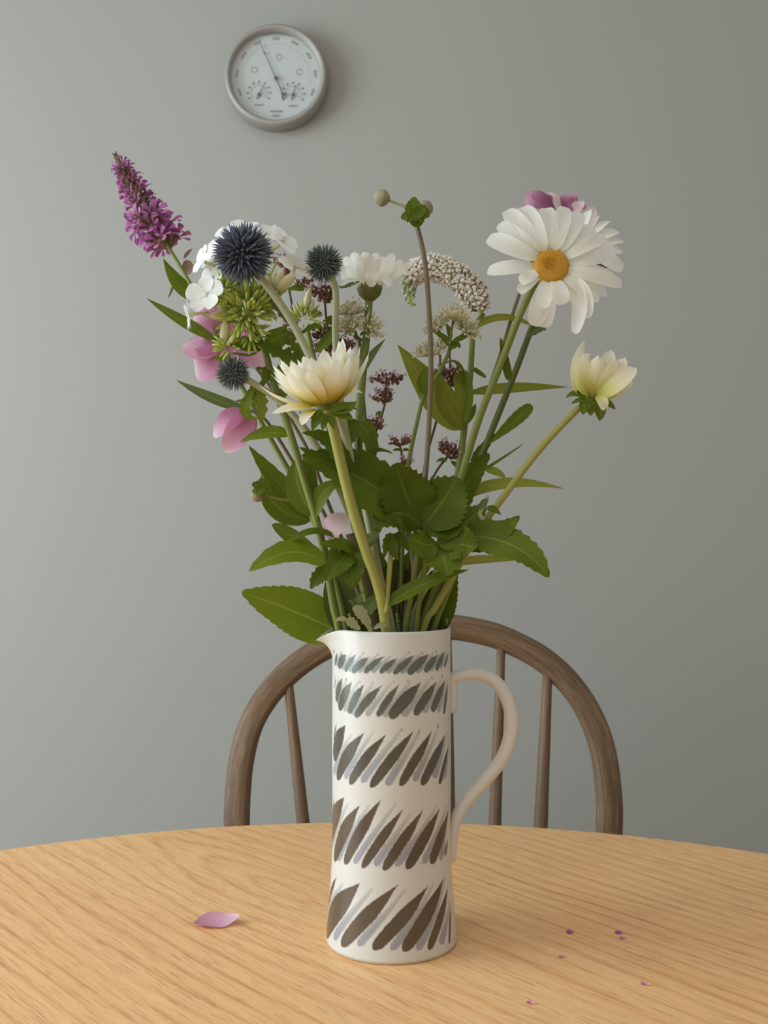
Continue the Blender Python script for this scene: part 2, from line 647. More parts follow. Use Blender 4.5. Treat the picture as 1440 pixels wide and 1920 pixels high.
# ------------------------------------------------------------------ the room
WALL_Y = 1.75
mb = MB()
mb.box((-2.2, WALL_Y, 0), (2.2, WALL_Y + 0.1, 2.6))
wall = place('wall_back', mb.mesh('wall_back', MATS['wall_paint'], None, False), kind='structure')
mb = MB()
mb.box((-2.2, -2.2, -0.05), (2.2, WALL_Y, 0))
place('floor', mb.mesh('floor', MATS['floor_boards'], None, False), kind='structure')
mb = MB()
mb.box((-2.2, WALL_Y - 0.015, 0), (2.2, WALL_Y, 0.1))
place('baseboard_back', mb.mesh('baseboard_back', MATS['white_glaze'], None, False), kind='structure')

# ------------------------------------------------------------------ the table
TAB_R, TAB_X, TAB_Y = 0.735, -0.012, 0.511
hp = on_table(535, 1668) - Vector((TAB_X, TAB_Y, 0))
ang = math.radians(50.0)
table_wood.heart = (hp.x * math.cos(ang) - hp.y * math.sin(ang), hp.x * math.sin(ang) + hp.y * math.cos(ang))
table_wood()
table = thing('dining_table', 'round oak dining table with pale orange grain under the jug', 'table', (TAB_X, TAB_Y, 0))
mb = MB()
mb.lathe([(0.0, TZ), (TAB_R - 0.012, TZ), (TAB_R - 0.005, TZ - 0.002), (TAB_R - 0.001, TZ - 0.007), (TAB_R, TZ - 0.013),
          (TAB_R - 0.004, TZ - 0.02), (TAB_R - 0.014, TZ - 0.025), (0.0, TZ - 0.025)], 128, None, (TAB_X, TAB_Y, 0))
top = part('tabletop', mb, MATS['table_oak'], table, smooth=False)
mb = MB()
mb.lathe([(0.40, TZ - 0.0255), (0.42, TZ - 0.0255), (0.42, TZ - 0.09), (0.40, TZ - 0.09), (0.40, TZ - 0.0255)], 48, None, (TAB_X, TAB_Y, 0))
part('apron', mb, MATS['table_oak'], table)
for k in range(4):
    a = PI / 4 + k * PI / 2
    mb = MB()
    c = Vector((TAB_X, TAB_Y, 0))
    mb.tube([c + Vector((math.cos(a) * 0.41, math.sin(a) * 0.41, TZ - 0.03)), c + Vector((math.cos(a) * 0.46, math.sin(a) * 0.46, 0.0))], 0.028, 0.018, 12)
    part('leg', mb, MATS['table_oak'], table)

# ------------------------------------------------------------------ the chair
chair = thing('hoop_back_chair', 'dark brown wooden hoop back spindle chair tucked behind the table', 'chair', (0.05, 1.25, 0))


def chair_y(py):
    return 1.345 + (1556 - py) / 400.0 * 0.05


hoop2d = [(444, 1548), (446, 1490), (452, 1430), (467, 1368), (493, 1317), (534, 1268), (585, 1228), (640, 1200), (700, 1181), (770, 1172),
          (848, 1176), (918, 1189), (967, 1208), (1020, 1238), (1068, 1282), (1106, 1340), (1131, 1411), (1142, 1498), (1142, 1556)]
hoop3 = [P(x, y, chair_y(y)) for x, y in hoop2d]
seat_z = 0.44
left_foot = hoop3[0] + (hoop3[0] - hoop3[1]).normalized() * 0.12
lf = Vector((left_foot.x + 0.01, 1.325, seat_z - 0.02))
rf = Vector((hoop3[-1].x - 0.012, 1.325, seat_z - 0.02))
low_l = [lf.lerp(hoop3[0], k / 6) for k in range(6)]
low_r = [hoop3[-1].lerp(rf, k / 6) for k in range(1, 7)]
path = spline(low_l + hoop3 + low_r, 5)
mb = MB()
rows, us, L = [], [], 0
for i, p in enumerate(path):
    a, b = path[max(i - 1, 0)], path[min(i + 1, len(path) - 1)]
    T = (b - a).normalized()
    back = Vector((0, 1, 0.1))
    back = (back - T * back.dot(T)).normalized()
    side = T.cross(back)          # in the plane of the hoop
    w = 0.0155
    d = 0.0105
    sec = [(-1, -0.55), (-0.86, -0.95), (0.5, -0.98), (0.72, -0.9), (1.0, -0.3), (1.0, 0.5), (0.8, 0.95), (-0.8, 0.95), (-1, 0.5)]
    if i:
        L += (p - path[i - 1]).length
    us.append(L)
    rows.append([p + side * (-s * w) + back * (q * d) for s, q in sec])
mb.quadstrip(rows, us, True)
n0 = len(rows[0])
hoop = part('hoop', mb, MATS['chair_wood'], chair)
for xt, yt, xb, yb, wt, wb in ((541, 1283, 568, 1538, 18, 26), (640, 1215, 658, 1538, 18, 26), (745, 1192, 752, 1538, 18, 26),
                               (838, 1190, 842, 1538, 18, 26), (940, 1206, 928, 1540, 16, 26), (1027, 1256, 1014, 1548, 18, 28)):
    a, b = P(xt, yt, chair_y(yt)), P(xb, yb, chair_y(yb))
    d = (b - a) / (a.z - b.z)
    foot = b + d * (b.z - seat_z + 0.01)
    mb = MB()
    s_ = S(1.37) * 0.5
    mb.tube([a, b, foot], wt * s_, wb * s_, 10, 8, True, 1.0, lambda t, wt=wt, wb=wb, s_=s_: lerp(wt, wb, min(t * 1.6, 1)) * s_)
    part('spindle', mb, MATS['chair_wood'], chair)
cx = (lf.x + rf.x) / 2
mb = MB()
seat_rows = [(0.0, seat_z - 0.03), (0.19, seat_z - 0.03), (0.225, seat_z - 0.02), (0.232, seat_z - 0.008), (0.22, seat_z + 0.002), (0.15, seat_z - 0.004), (0.0, seat_z - 0.008)]
mb.lathe(seat_rows, 40, Matrix.Diagonal((1.12, 0.95, 1)), (cx, 1.17, 0))
part('seat', mb, MATS['chair_wood'], chair)
for sx, sy in ((-1, 1), (1, 1), (-1, -1), (1, -1)):
    mb = MB()
    t = Vector((cx + sx * 0.15, 1.17 + sy * 0.13, seat_z - 0.02))
    f = Vector((cx + sx * 0.215, 1.17 + sy * (0.2 if sy > 0 else 0.19), 0.0))
    mb.tube([t, t.lerp(f, 0.55), f], 0.014, 0.012, 10, 6, True, 1.0, lambda q: 0.012 + 0.006 * math.sin(PI * min(q * 1.1, 1)))
    part('leg', mb, MATS['chair_wood'], chair)

# ------------------------------------------------------------------ barometer on the wall
bc = P(518, 146, WALL_Y - 0.018)
BR = 97.5 * bc.y / FPX / math.cos(math.radians(22)) * 0.925
baro = thing('barometer', 'round grey metal barometer with a pale dial hanging on the wall', 'barometer', (bc.x, WALL_Y, bc.z))
MF = Matrix(((1, 0, 0), (0, 0, -1), (0, 1, 0)))      # local Z of the dial points at the room (-Y)
bw = Vector((bc.x, WALL_Y, bc.z))


def dial(x, z, y):
    """dial coordinates in units of the case radius; y metres out from the wall"""
    return Vector((bc.x + x * BR, WALL_Y - y, bc.z + z * BR))


mb = MB()
mb.lathe([(0, 0.0), (BR * 0.97, 0.0), (BR, 0.004), (BR, 0.026), (BR * 0.985, 0.031), (BR * 0.95, 0.034), (BR * 0.91, 0.034), (BR * 0.875, 0.031), (BR * 0.855, 0.024), (BR * 0.85, 0.017)], 72, MF, bw)
part('case_ring', mb, MATS['case_metal'], baro)
mb = MB()
mb.lathe([(0, 0.019), (BR * 0.4, 0.019), (BR * 0.853, 0.019)], 72, MF, bw)
dialo = part('dial', mb, MATS['dial_card'], baro)
mb = MB()


def mark(x, z, w, h, ang=0.0, y=0.0193):
    R = Matrix.Rotation(ang, 3, 'Y')
    c = dial(x, z, y)
    M = Matrix.Translation(c) @ R.to_4x4()
    mb.box((-w * BR / 2, -0.0001, -h * BR / 2), (w * BR / 2, 0.0001, h * BR / 2), M)


rb = random.Random(3)
for k in range(48):                                  # outer scale
    a = math.radians(-135 + 270 * k / 47)
    mark(0.66 * math.sin(a), 0.66 * math.cos(a), 0.006, 0.045 if k % 4 == 0 else 0.025, a)
for k in range(9):                                   # figures and words round the edge
    a = math.radians(-112 + 28 * k)
    for q in range(-1, 2):
        aa = a + q * 0.065
        mark(0.765 * math.sin(aa), 0.765 * math.cos(aa), 0.035, 0.055, aa)
for cx_, cz_ in ((-0.33, -0.30), (0.33, -0.32)):     # two small scales
    for k in range(9):
        a = math.radians(-120 + 30 * k)
        mark(cx_ + 0.215 * math.sin(a), cz_ + 0.215 * math.cos(a), 0.04, 0.045, a)
    for k in range(25):
        a = math.radians(-120 + 10 * k)
        mark(cx_ + 0.155 * math.sin(a), cz_ + 0.155 * math.cos(a), 0.007, 0.03, a)
    for k in range(6):
        mark(cx_ - 0.075 + 0.03 * k, cz_ - 0.235, 0.022, 0.035)
for k in range(8):
    mark(-0.10 + 0.03 * k, -0.66, 0.022, 0.04)
for k in range(5):
    mark(-0.06 + 0.03 * k, -0.745, 0.022, 0.04)
for x0, z0 in ((0.06, 0.40), (0.45, 0.11), (-0.42, 0.15)):   # little weather pictograms
    for k in range(8):
        a = k * PI / 4
        mark(x0 + 0.055 * math.sin(a), z0 + 0.055 * math.cos(a), 0.02, 0.03, a)
part('printed_scale', mb, MATS['print_grey'], baro, 'pale grey print of scale marks and tiny figures', 'stuff', False)


def hand(name, x0, z0, x1, z1, w, y, tail=True):
    h = MB()
    a, b = dial(x0, z0, y), dial(x1, z1, y)
    h.tube([a, a.lerp(b, 0.5), b], w * BR, w * BR * 0.5, 6, 2, False)
    return h


h = hand('pressure_hand', 0.0, -0.03, -0.30, 0.64, 0.011, 0.0225)
h.tube([dial(0, -0.03, 0.0225), dial(0.13, -0.33, 0.0225)], 0.011 * BR, 0.014 * BR, 6, 2)
h.tube([dial(0.135, -0.32, 0.0225), dial(0.13, -0.42, 0.0225)], 0.024 * BR, 0.02 * BR, 6, 2)
h.tube([dial(0.11, -0.33, 0.0225), dial(0.21, -0.34, 0.0225)], 0.018 * BR, 0.018 * BR, 6, 2)
h.ball(dial(-0.225, 0.46, 0.0225), 0.022 * BR)
h.ball(dial(0, -0.03, 0.0235), 0.042 * BR)
part('pressure_hand', h, MATS['hand_black'], baro)
for x0, z0, dx, dz in ((-0.33, -0.34, 0.09, 0.17), (0.33, -0.35, 0.05, 0.19)):
    h = hand('small_hand', x0 - dx * 0.5, z0 - dz * 0.5, x0 + dx, z0 + dz, 0.012, 0.0215)
    h.ball(dial(x0, z0, 0.022), 0.035 * BR)
    part('small_hand', h, MATS['hand_black'], baro)
mb = MB()
mb.lathe([(0, 0.0275), (BR * 0.4, 0.0272), (BR * 0.868, 0.0262)], 64, MF, bw)
part('glass', mb, MATS['clear_glass'], baro, 'clear glass over the dial')

# ------------------------------------------------------------------ the jug
JY = 0.88
JX = P(734, 1400, JY).x
zz = lambda py: P(730, py, JY).z
Z_RIM = zz(1178)
prof_pts = [(TZ, 0.0512), (TZ + 0.003, 0.0521), (zz(1740), 0.0517), (zz(1700), 0.0505), (zz(1650), 0.0487), (zz(1600), 0.0476), (zz(1550), 0.0472), (zz(1480), 0.0474), (zz(1400), 0.0476),
            (zz(1300), 0.0475), (zz(1220), 0.0474), (Z_RIM + 0.01, 0.0474)]
PZ = np.array([p[0] for p in prof_pts])
PR = np.array([p[1] for p in prof_pts])
jug = thing('ceramic_jug', 'tall white ceramic jug with dark slanted brush strokes holding the flowers', 'jug', (JX, JY, TZ))

# columns: fine on the side one sees, coarser behind; angle 0 looks at the camera, + to the right
front = np.linspace(-1.75, 1.75, 420)
back_c = np.linspace(1.75, 2 * PI - 1.75, 90)[1:-1]
TH = np.concatenate([front, back_c])
ZS = np.linspace(TZ + 0.003, Z_RIM, 520)
NT, NZ = len(TH), len(ZS)
th, z = np.meshgrid(TH, ZS)
r = np.interp(z, PZ, PR)


def lip(th, z, r, depth=1.0):
    """pulls the pouring lip out on the left"""
    d = (th + PI / 2 - 0.05 + PI) % (2 * PI) - PI
    g = np.exp(-np.abs(d / 0.30) ** 1.6)
    gw = np.exp(-(d / 0.62) ** 2)
    t = np.clip((z - (Z_RIM - 0.024)) / 0.024, 0, 1)
    r2 = r + (0.0125 * t ** 1.7 * g + 0.0008 * t * gw) * depth
    z2 = z - 0.0095 * t ** 2.2 * g + 0.0012 * t ** 2 * gw * (1 - g)
    return r2, z2


r2, z2 = lip(th, z, r)
X = JX + r2 * np.sin(th)
Yc = JY - r2 * np.cos(th)

# the painting, unrolled: s along the wall in pixels of the photograph, h down it
PXM = S(0.86)


def unroll(px, py):
    p = P(px, py, JY)
    rr = float(np.interp(p.z, PZ, PR))
    q = max(-0.999, min(0.999, (p.x - JX) / (rr * 0.998)))
    a = math.asin(q)
    # the near wall is closer than the axis and so seen lower down
    yy = JY - rr * math.cos(a)
    p2 = P(px, py, yy)
    q = max(-0.999, min(0.999, (p2.x - JX) / rr))
    return math.asin(q), p2.z


STROKES = []


def st(ox, oy, x0, y0, x1, y1, w, kind):
    f = 0.1875
    a0, h0 = unroll(ox + x0 * f, oy + y0 * f)
    a1, h1 = unroll(ox + x1 * f, oy + y1 * f)
    wm = w * f * 0.92 / max(0.5, math.cos((a0 + a1) / 2))
    STROKES.append((a0, h0, a1, h1, wm * PXM, kind))


B1 = [(182, 122, 150, 250, 28), (268, 140, 185, 275, 56), (362, 140, 250, 312, 50), (500, 165, 322, 326, 68), (650, 158, 440, 328, 64), (778, 178, 598, 330, 66),
      (950, 148, 735, 340, 72), (1094, 133, 878, 340, 84), (1182, 135, 1045, 320, 62), (1245, 105, 1158, 302, 44), (1287, 110, 1240, 270, 26)]
B2 = [(160, 350, 148, 480, 14), (226, 376, 162, 610, 48), (320, 415, 192, 697, 76), (442, 440, 285, 732, 72), (622, 450, 352, 772, 84), (795, 440, 572, 766, 76), (1014, 415, 698, 782, 122),
      (1168, 405, 945, 750, 88), (1252, 385, 1118, 716, 64), (1278, 420, 1236, 738, 34)]
B3 = [(168, 65, 140, 250, 16), (256, 100, 140, 440, 90), (442, 178, 172, 642, 98), (668, 190, 295, 692, 100), (945, 152, 505, 728, 108), (1122, 152, 800, 712, 96), (1252, 180, 1015, 702, 84), (1283, 290, 1192, 692, 42)]
B4 = [(148, 135, 128, 290, 18), (246, 126, 122, 540, 100), (402, 205, 140, 758, 96), (618, 145, 242, 797, 108), (840, 238, 416, 842, 98), (1035, 245, 632, 867, 108), (1198, 226, 868, 852, 108), (1284, 240, 1112, 797, 76), (1279, 540, 1250, 708, 30)]
B5 = [(165, 65, 72, 360, 40), (402, 132, 66, 645, 122), (782, 153, 220, 756, 136), (1092, 152, 530, 800, 132), (1245, 60, 830, 818, 120), (1284, 150, 1082, 800, 70), (1308, 320, 1284, 732, 26)]
G3 = [(320, 190, 138, 590, 40), (535, 170, 248, 637, 52), (822, 142, 415, 677, 66), (1002, 148, 665, 712, 70), (1186, 106, 938, 667, 56), (1272, 150, 1138, 632, 46), (1290, 250, 1246, 640, 30)]
G4 = [(285, 195, 124, 625, 44), (492, 210, 176, 762, 52), (765, 185, 335, 794, 60), (910, 285, 545, 822, 70), (1165, 205, 755, 825, 66), (1268, 170, 1035, 795, 52), (1290, 120, 1208, 760, 40)]
G5 = [(228, 138, 82, 420, 44), (525, 188, 138, 688, 58), (855, 205, 380, 760, 68), (1142, 128, 710, 808, 66), (1262, 55, 970, 806, 58), (1302, 280, 1202, 742, 46)]
for lst, oy, k in ((B1, 1200, 1), (B2, 1200, 2), (B3, 1340, 3), (B4, 1470, 4), (B5, 1630, 5)):
    for s in lst:
        st(600, oy, *s, ('d', k))
for lst, oy, k in ((G3, 1340, 3), (G4, 1470, 4), (G5, 1630, 5)):
    for s in lst:
        st(600, oy, *s, ('g', k))
for lst, k in ((B1, 1), (B2, 2)):
    for a, b in zip(lst[:-1], lst[1:]):
        st(600, 1200, (a[0] + b[0]) / 2 + 4, (a[1] + b[1]) / 2 - 14, (a[2] + b[2]) / 2, (a[3] + b[3]) / 2 - 8, (a[4] + b[4]) * 0.36, ('g', k))
for x, y in ((150, 112), (215, 138), (430, 130), (580, 147), (890, 122), (1022, 128), (1160, 114), (260, 390), (400, 418), (520, 428), (735, 418), (880, 408), (1120, 380), (1220, 360)):
    st(600, 1200, x + 8, y - 8, x - 8, y + 10, 26, ('t', 1))
for x, y in ((815, 155), (990, 180), (1180, 110)):
    st(600, 1340, x + 8, y - 26, x - 8, y + 22, 22, ('t', 3))
st(600, 1470, 1022, 785, 1012, 800, 26, ('t', 4))
st(600, 1470, 168, 32, 164, 50, 10, ('t', 4))

WHITE = np.array(srgb(209, 208, 201)[:3])
DARKS = {1: srgb(68, 76, 70), 2: srgb(58, 58, 48), 3: srgb(56, 48, 34), 4: srgb(62, 45, 24), 5: srgb(66, 47, 20)}
GREYS = {1: srgb(140, 150, 146), 2: srgb(150, 156, 150), 3: srgb(146, 150, 150), 4: srgb(146, 145, 148), 5: srgb(146, 145, 148)}
paint = np.zeros((NZ, NT, 3)) + WHITE
sr = np.random.RandomState(5)
# a slow speckle for the edges of the strokes
lat = sr.rand(140, 140)


def vnoise(a, b):
    ia, ib = np.floor(a).astype(int), np.floor(b).astype(int)
    fa, fb = a - ia, b - ib
    fa, fb = fa * fa * (3 - 2 * fa), fb * fb * (3 - 2 * fb)
    g = lambda i, j: lat[i % 140, j % 140]
    return (g(ia, ib) * (1 - fa) + g(ia + 1, ib) * fa) * (1 - fb) + (g(ia, ib + 1) * (1 - fa) + g(ia + 1, ib + 1) * fa) * fb


ARC = th * 0.048
NZ1 = vnoise(ARC / 0.0011 + 40, z / 0.0011)
NZ2 = vnoise(ARC / 0.004 + 11, z / 0.004)


def paint_stroke(a0, h0, a1, h1, w, kind):
    global paint
    x0, x1 = a0 * 0.048, a1 * 0.048
    dx, dh = x0 - x1, h0 - h1                       # from the bottom to the top
    Ls = math.hypot(dx, dh)
    ex, eh = dx / Ls, dh / Ls
    rx, rh = ARC - x1, z - h1
    t = (rx * ex + rh * eh) / Ls
    d = rx * eh - rh * ex                           # + to the right of the stroke
    d = d + w * 0.10 * np.sin(np.clip(t, 0, 1) * PI) * (1 if kind[0] == 'd' else 0.5)
    tt = np.clip(t, 0, 1)
    if kind[0] == 't':
        pw = np.sqrt(np.clip(1 - (2 * tt - 1) ** 2, 0, 1))
    elif kind[0] == 'd':
        pw = np.sqrt(np.clip(1 - (1 - np.clip(tt / 0.12, 0, 1)) ** 2, 0, 1)) * (1 - np.clip((tt - 0.52) / 0.48, 0, 1) ** 2.0)
        pw = pw * (0.80 + 0.32 * np.sin(np.clip(tt * 1.1, 0, 1) * PI))
    else:
        pw = 1.25 * np.clip(tt / 0.06, 0, 1) ** 0.5 * (1 - np.clip((tt - 0.25) / 0.75, 0, 1) ** 1.6 * 0.7)
    hw = w * 0.5 * pw
    edge = (hw - np.abs(d)) / 0.00055 + (NZ1 - 0.5) * 1.1
    m = np.clip(edge * 0.5 + 0.3, 0, 1) * (t > 0) * (t < 1)
    if kind[0] == 'g':
        streak = vnoise(d / 0.0006 + 9, t * 3.0)
        fade = np.clip(1.15 - tt * 0.65, 0, 1)
        m = m * fade * (0.62 + 0.6 * streak)
        colr = np.array(GREYS[kind[1]][:3])
        blue = np.array(srgb(142, 144, 166)[:3])
        cc = colr + (blue - colr) * (np.clip((0.55 - tt) * 1.3, 0, 0.75) * (kind[1] >= 3))[..., None]
    else:
        if kind[0] == 't':
            m = m * 0.55
        c = np.array(DARKS[kind[1]][:3])
        cc = c[None, None, :] * (0.86 + 0.26 * NZ2)[..., None]
        if kind[1] <= 2:
            m = m * (0.90 + 0.1 * vnoise(d / 0.0008 + 3, t * 4.0))
    m = np.clip(m, 0, 0.97)[..., None]
    paint = paint * (1 - m) + cc * m


STROKES.sort(key=lambda s: 0 if s[5][0] == 'g' else 1)
for s in STROKES:
    paint_stroke(*s)
    if abs(s[0]) < 1.3 and abs(s[2]) < 1.3:          # the far side carries the same bands
        paint_stroke(s[0] + PI, s[1], s[2] + PI, s[3], s[4], s[5])

verts = np.stack([X, Yc, z2], -1).reshape(-1, 3) - np.array([JX, JY, TZ])
idx = np.arange(NZ * NT).reshape(NZ, NT)
f0 = idx[:-1]
f1 = idx[1:]
quads = np.stack([f0, np.roll(f0, -1, 1), np.roll(f1, -1, 1), f1], -1).reshape(-1, 4)
extra, efaces = [], []
cols_list = [paint.reshape(-1, 3)]
# rim, inside wall and both floors use every column again
cur = idx[-1]
nv = len(verts)


def add_ring(rr, zzv):
    global nv
    ring = np.stack([JX + rr * np.sin(TH), JY - rr * np.cos(TH), zzv], -1) - np.array([JX, JY, TZ])
    extra.append(ring)
    cols_list.append(np.tile(WHITE, (NT, 1)))
    ids = np.arange(nv, nv + NT)
    nv += NT
    return ids


def bridge(a, b):
    efaces.append(np.stack([a, np.roll(a, -1), np.roll(b, -1), b], -1))


rt, zt = lip(TH, np.full(NT, Z_RIM), np.full(NT, 0.0474))
for off, dz in ((0.0008, 0.0009), (0.0017, 0.0011), (0.0027, 0.0007), (0.0032, -0.0006)):
    ids = add_ring(rt - off, zt + dz)
    bridge(cur, ids)
    cur = ids
for zq in (0.006, 0.012, 0.02, 0.03, 0.1, 0.2):
    zi = np.full(NT, Z_RIM - zq)
    ri, z_i = lip(TH, zi, np.full(NT, 0.0440), 0.95)
    ids = add_ring(ri, z_i)
    bridge(cur, ids)
    cur = ids
ids = add_ring(np.full(NT, 0.044), np.full(NT, TZ + 0.008))
bridge(cur, ids)
cur = ids
ids = add_ring(np.full(NT, 0.001), np.full(NT, TZ + 0.008))
bridge(cur, ids)
cur = idx[0]
for rr, zq in ((0.0512, 0.0006), (0.049, 0.0), (0.0465, 0.0), (0.045, 0.0012), (0.001, 0.0012)):
    ids = add_ring(np.full(NT, rr), np.full(NT, TZ + zq))
    bridge(ids, cur)
    cur = ids
verts = np.concatenate([verts] + extra)
faces = np.concatenate([quads] + efaces)
me = bpy.data.meshes.new('body')
me.vertices.add(len(verts))
me.vertices.foreach_set('co', verts.astype(np.float32).ravel())
me.loops.add(len(faces) * 4)
me.loops.foreach_set('vertex_index', faces.astype(np.int32).ravel())
me.polygons.add(len(faces))
me.polygons.foreach_set('loop_start', np.arange(0, len(faces) * 4, 4, dtype=np.int32))
me.polygons.foreach_set('use_smooth', np.ones(len(faces), dtype=bool))
me.update(calc_edges=True)
pc = np.concatenate(cols_list)
attr = me.attributes.new('paint', 'FLOAT_COLOR', 'POINT')
attr.data.foreach_set('color', np.concatenate([pc, np.ones((len(pc), 1))], 1).astype(np.float32).ravel())
me.materials.append(MATS['painted_glaze'])
me.validate()
place('body', me, jug)
HY = 0.882
mb = MB()
hpath = [(840, 1276), (856, 1269), (876, 1264), (900, 1264), (928, 1277), (949, 1306), (959, 1346), (954, 1392), (936, 1430), (906, 1467), (876, 1500), (857, 1530), (849, 1562), (846, 1600), (845, 1613)]
mb.tube([P(x, y, HY) for x, y in hpath], 0.0052, 0.0052, 16, 6, True, 0.95,
        lambda t: (0.0052 if t < 0.2 else lerp(0.0052, 0.0060, min(1, (t - 0.2) * 4))) if t < 0.5 else lerp(0.0060, 0.0044, min(1, (t - 0.5) * 2.0)))
part('handle', mb, MATS['white_glaze'], jug)
mb = MB()
mb.tube([P(846, 1264, HY), P(847, 1300, HY), P(846, 1336, HY)], 0.0044, 0.0042, 14, 4)
part('handle_strap', mb, MATS['white_glaze'], jug)

# ------------------------------------------------------------------ the bouquet: helpers
AX = Vector((JX, JY, 0))


def run(pts, Yt, Ym):
    """Stem points from the flower to the mouth of the jug and on down inside it."""
    L = [0.0]
    for a, b in zip(pts[:-1], pts[1:]):
        L.append(L[-1] + math.hypot(b[0] - a[0], b[1] - a[1]))
    out = []
    for (x, y), l in zip(pts, L):
        f = l / L[-1]
        out.append(P(x, y, lerp(Yt, Ym, f)))
    m, q = out[-1], out[-2]
    d = (m - q).normalized()
    low = Vector((m.x + d.x * 0.16, m.y + d.y * 0.16, TZ + 0.035))
    off = Vector((low.x - AX.x, low.y - AX.y, 0))
    if off.length > 0.030:
        off = off * (0.030 / off.length)
    low = Vector((AX.x + off.x, AX.y + off.y, TZ + 0.035 + 0.03 * random.random()))
    out += [m.lerp(low, 0.5), low]
    return out


def plant(name, label, cat, pts, Yt, Ym, r0, r1, mat, group=None):
    w = run(pts, Yt, Ym)
    t = thing(name, label, cat, w[-1], group)
    mb = MB()
    k = S((Yt + Ym) / 2)
    mb.tube(w, r0 * k, r1 * k, 8, 5)
    part('stem', mb, MATS[mat], t)
    return t


LEAFN = [0]


def leaf(t, base, mid, tip, w, mat='leaf_mid', Y=0.88, profile='lance', teeth=0, N=(0, -1, 0.35), fold=0.22, wave=0.0, cup=0.0, dy=0.0, twist=0.0, name='leaf', cols=4, tooth=0.16, label=None):
    """One leaf; base, mid and tip are pixels, Y the distance of its base, dy how much nearer its tip is."""
    LEAFN[0] += 1
    mb = MB()
    b, m, p = P(*base, Y), P(*mid, Y - dy * 0.5), P(*tip, Y - dy)
    mb.blade((b, m, p), w * S(Y), Vector(N).normalized(), profile, teeth, tooth, fold, cup, 14, cols, wave, 2.5, LEAFN[0], twist)
    return part(name, mb, MATS[mat], t, label)


def lobed(t, base, lobes, mat, Y, teeth=7, N=(0, -1, 0.4), name='leaf'):
    mb = MB()
    for i, (mid, tip, w, dy) in enumerate(lobes):
        LEAFN[0] += 1
        y = Y - 0.0012 * i
        mb.blade((P(*base, y), P(*mid, y - dy * 0.5), P(*tip, y - dy)), w * S(Y), Vector(N).normalized(), 'ovate', teeth + 3, 0.10, 0.16, 0, 14, 4, 0.05, 2, LEAFN[0])
    return part(name, mb, MATS[mat], t)


def petal(t, base, mid, tip, w, mat, profile='ray', N=(0, -1, 0.2), fold=0.0, cup=0.12, wave=0.0, twist=0.0, name='petal', nst=10):
    LEAFN[0] += 1
    mb = MB()
    k = S(base[2])
    mb.blade((P(*base), P(*mid), P(*tip)), w * k, Vector(N).normalized(), profile, 0, 0, fold, cup, nst, 6, wave, 1.5, LEAFN[0], twist)
    return part(name, mb, MATS[mat], t)


def small_stalk(t, pts, Y, r0, r1, mat, name='stalk'):
    mb = MB()
    mb.tube([P(x, y, Y) for x, y in pts], r0 * S(Y), r1 * S(Y), 7, 5)
    return part(name, mb, MATS[mat], t)


def fib(n):
    g = PI * (3 - math.sqrt(5))
    for i in range(n):
        zc = 1 - 2 * (i + 0.5) / n
        rr = math.sqrt(1 - zc * zc)
        yield Vector((rr * math.cos(g * i), rr * math.sin(g * i), zc))


# shared petal and floret meshes, along +Y with the face up +Z
def proto_blade(name, mat, L, W, profile, bend=0.0, cup=0.12, fold=0.0, nst=8, cols=4, wave=0.0):
    mb = MB()
    mb.blade(((0, 0, 0), (0, L * 0.5, -bend * L * 0.5), (0, L, 0)), W, (0, 0, 1), profile, 0, 0, fold, cup, nst, cols, wave, 1.5, 3)
    return mb.mesh(name, MATS[mat])


# ------------------------------------------------------------------ globe thistles
def spike_mesh(mat):
    mb = MB()
    rows, us = [], []
    for t, rr in ((0.0, 0.05), (0.3, 0.064), (0.5, 0.072), (0.75, 0.036), (1.0, 0.002)):
        rows.append([Vector((rr * math.cos(k * PI / 2.5), t, rr * math.sin(k * PI / 2.5))) for k in range(5)])
        us.append(t)
    mb.quadstrip(rows, us, True)
    return mb


def globe(t, px, py, Y, R, n, mat, singly):
    c = P(px, py, Y)
    r = R * S(Y)
    core = MB()
    core.ball(c, r * 0.5, seg=16, rings=10)
    part('core', core, MATS[mat], t)
    rnd = random.Random(n)
    rot = Matrix.Rotation(0.7, 3, 'X')
    if singly:
        me = spike_mesh(mat).mesh('spike', MATS[mat])
        for d in fib(n):
            d = rot @ d
            d = (d + Vector((rnd.uniform(-.09, .09), rnd.uniform(-.09, .09), rnd.uniform(-.09, .09)))).normalized()
            place('spike', me, t, frame(c + d * r * 0.36, d, Vector((0.3, 0.2, 1)), r * rnd.uniform(0.58, 0.67)) @ Matrix.Diagonal((1.35, 1, 1.35, 1)))
    else:
        out = MB()
        sp = spike_mesh(mat)
        for d in fib(n):
            d = rot @ d
            d = (d + Vector((rnd.uniform(-.09, .09), rnd.uniform(-.09, .09), rnd.uniform(-.09, .09)))).normalized()
            M = frame(c + d * r * 0.38, d, Vector((0.3, 0.2, 1)), r * rnd.uniform(0.55, 0.66))
            b = len(out.v)
            out.v.extend([M @ Vector((v.x * 0.95, v.y, v.z * 0.95)) for v in sp.v])
            out.f.extend([tuple(q + b for q in f) for f in sp.f])
            out.uv.extend(sp.uv)
            out.mi.extend(sp.mi)
        part('spikes', out, MATS[mat], t, None, 'stuff')
    return c, r


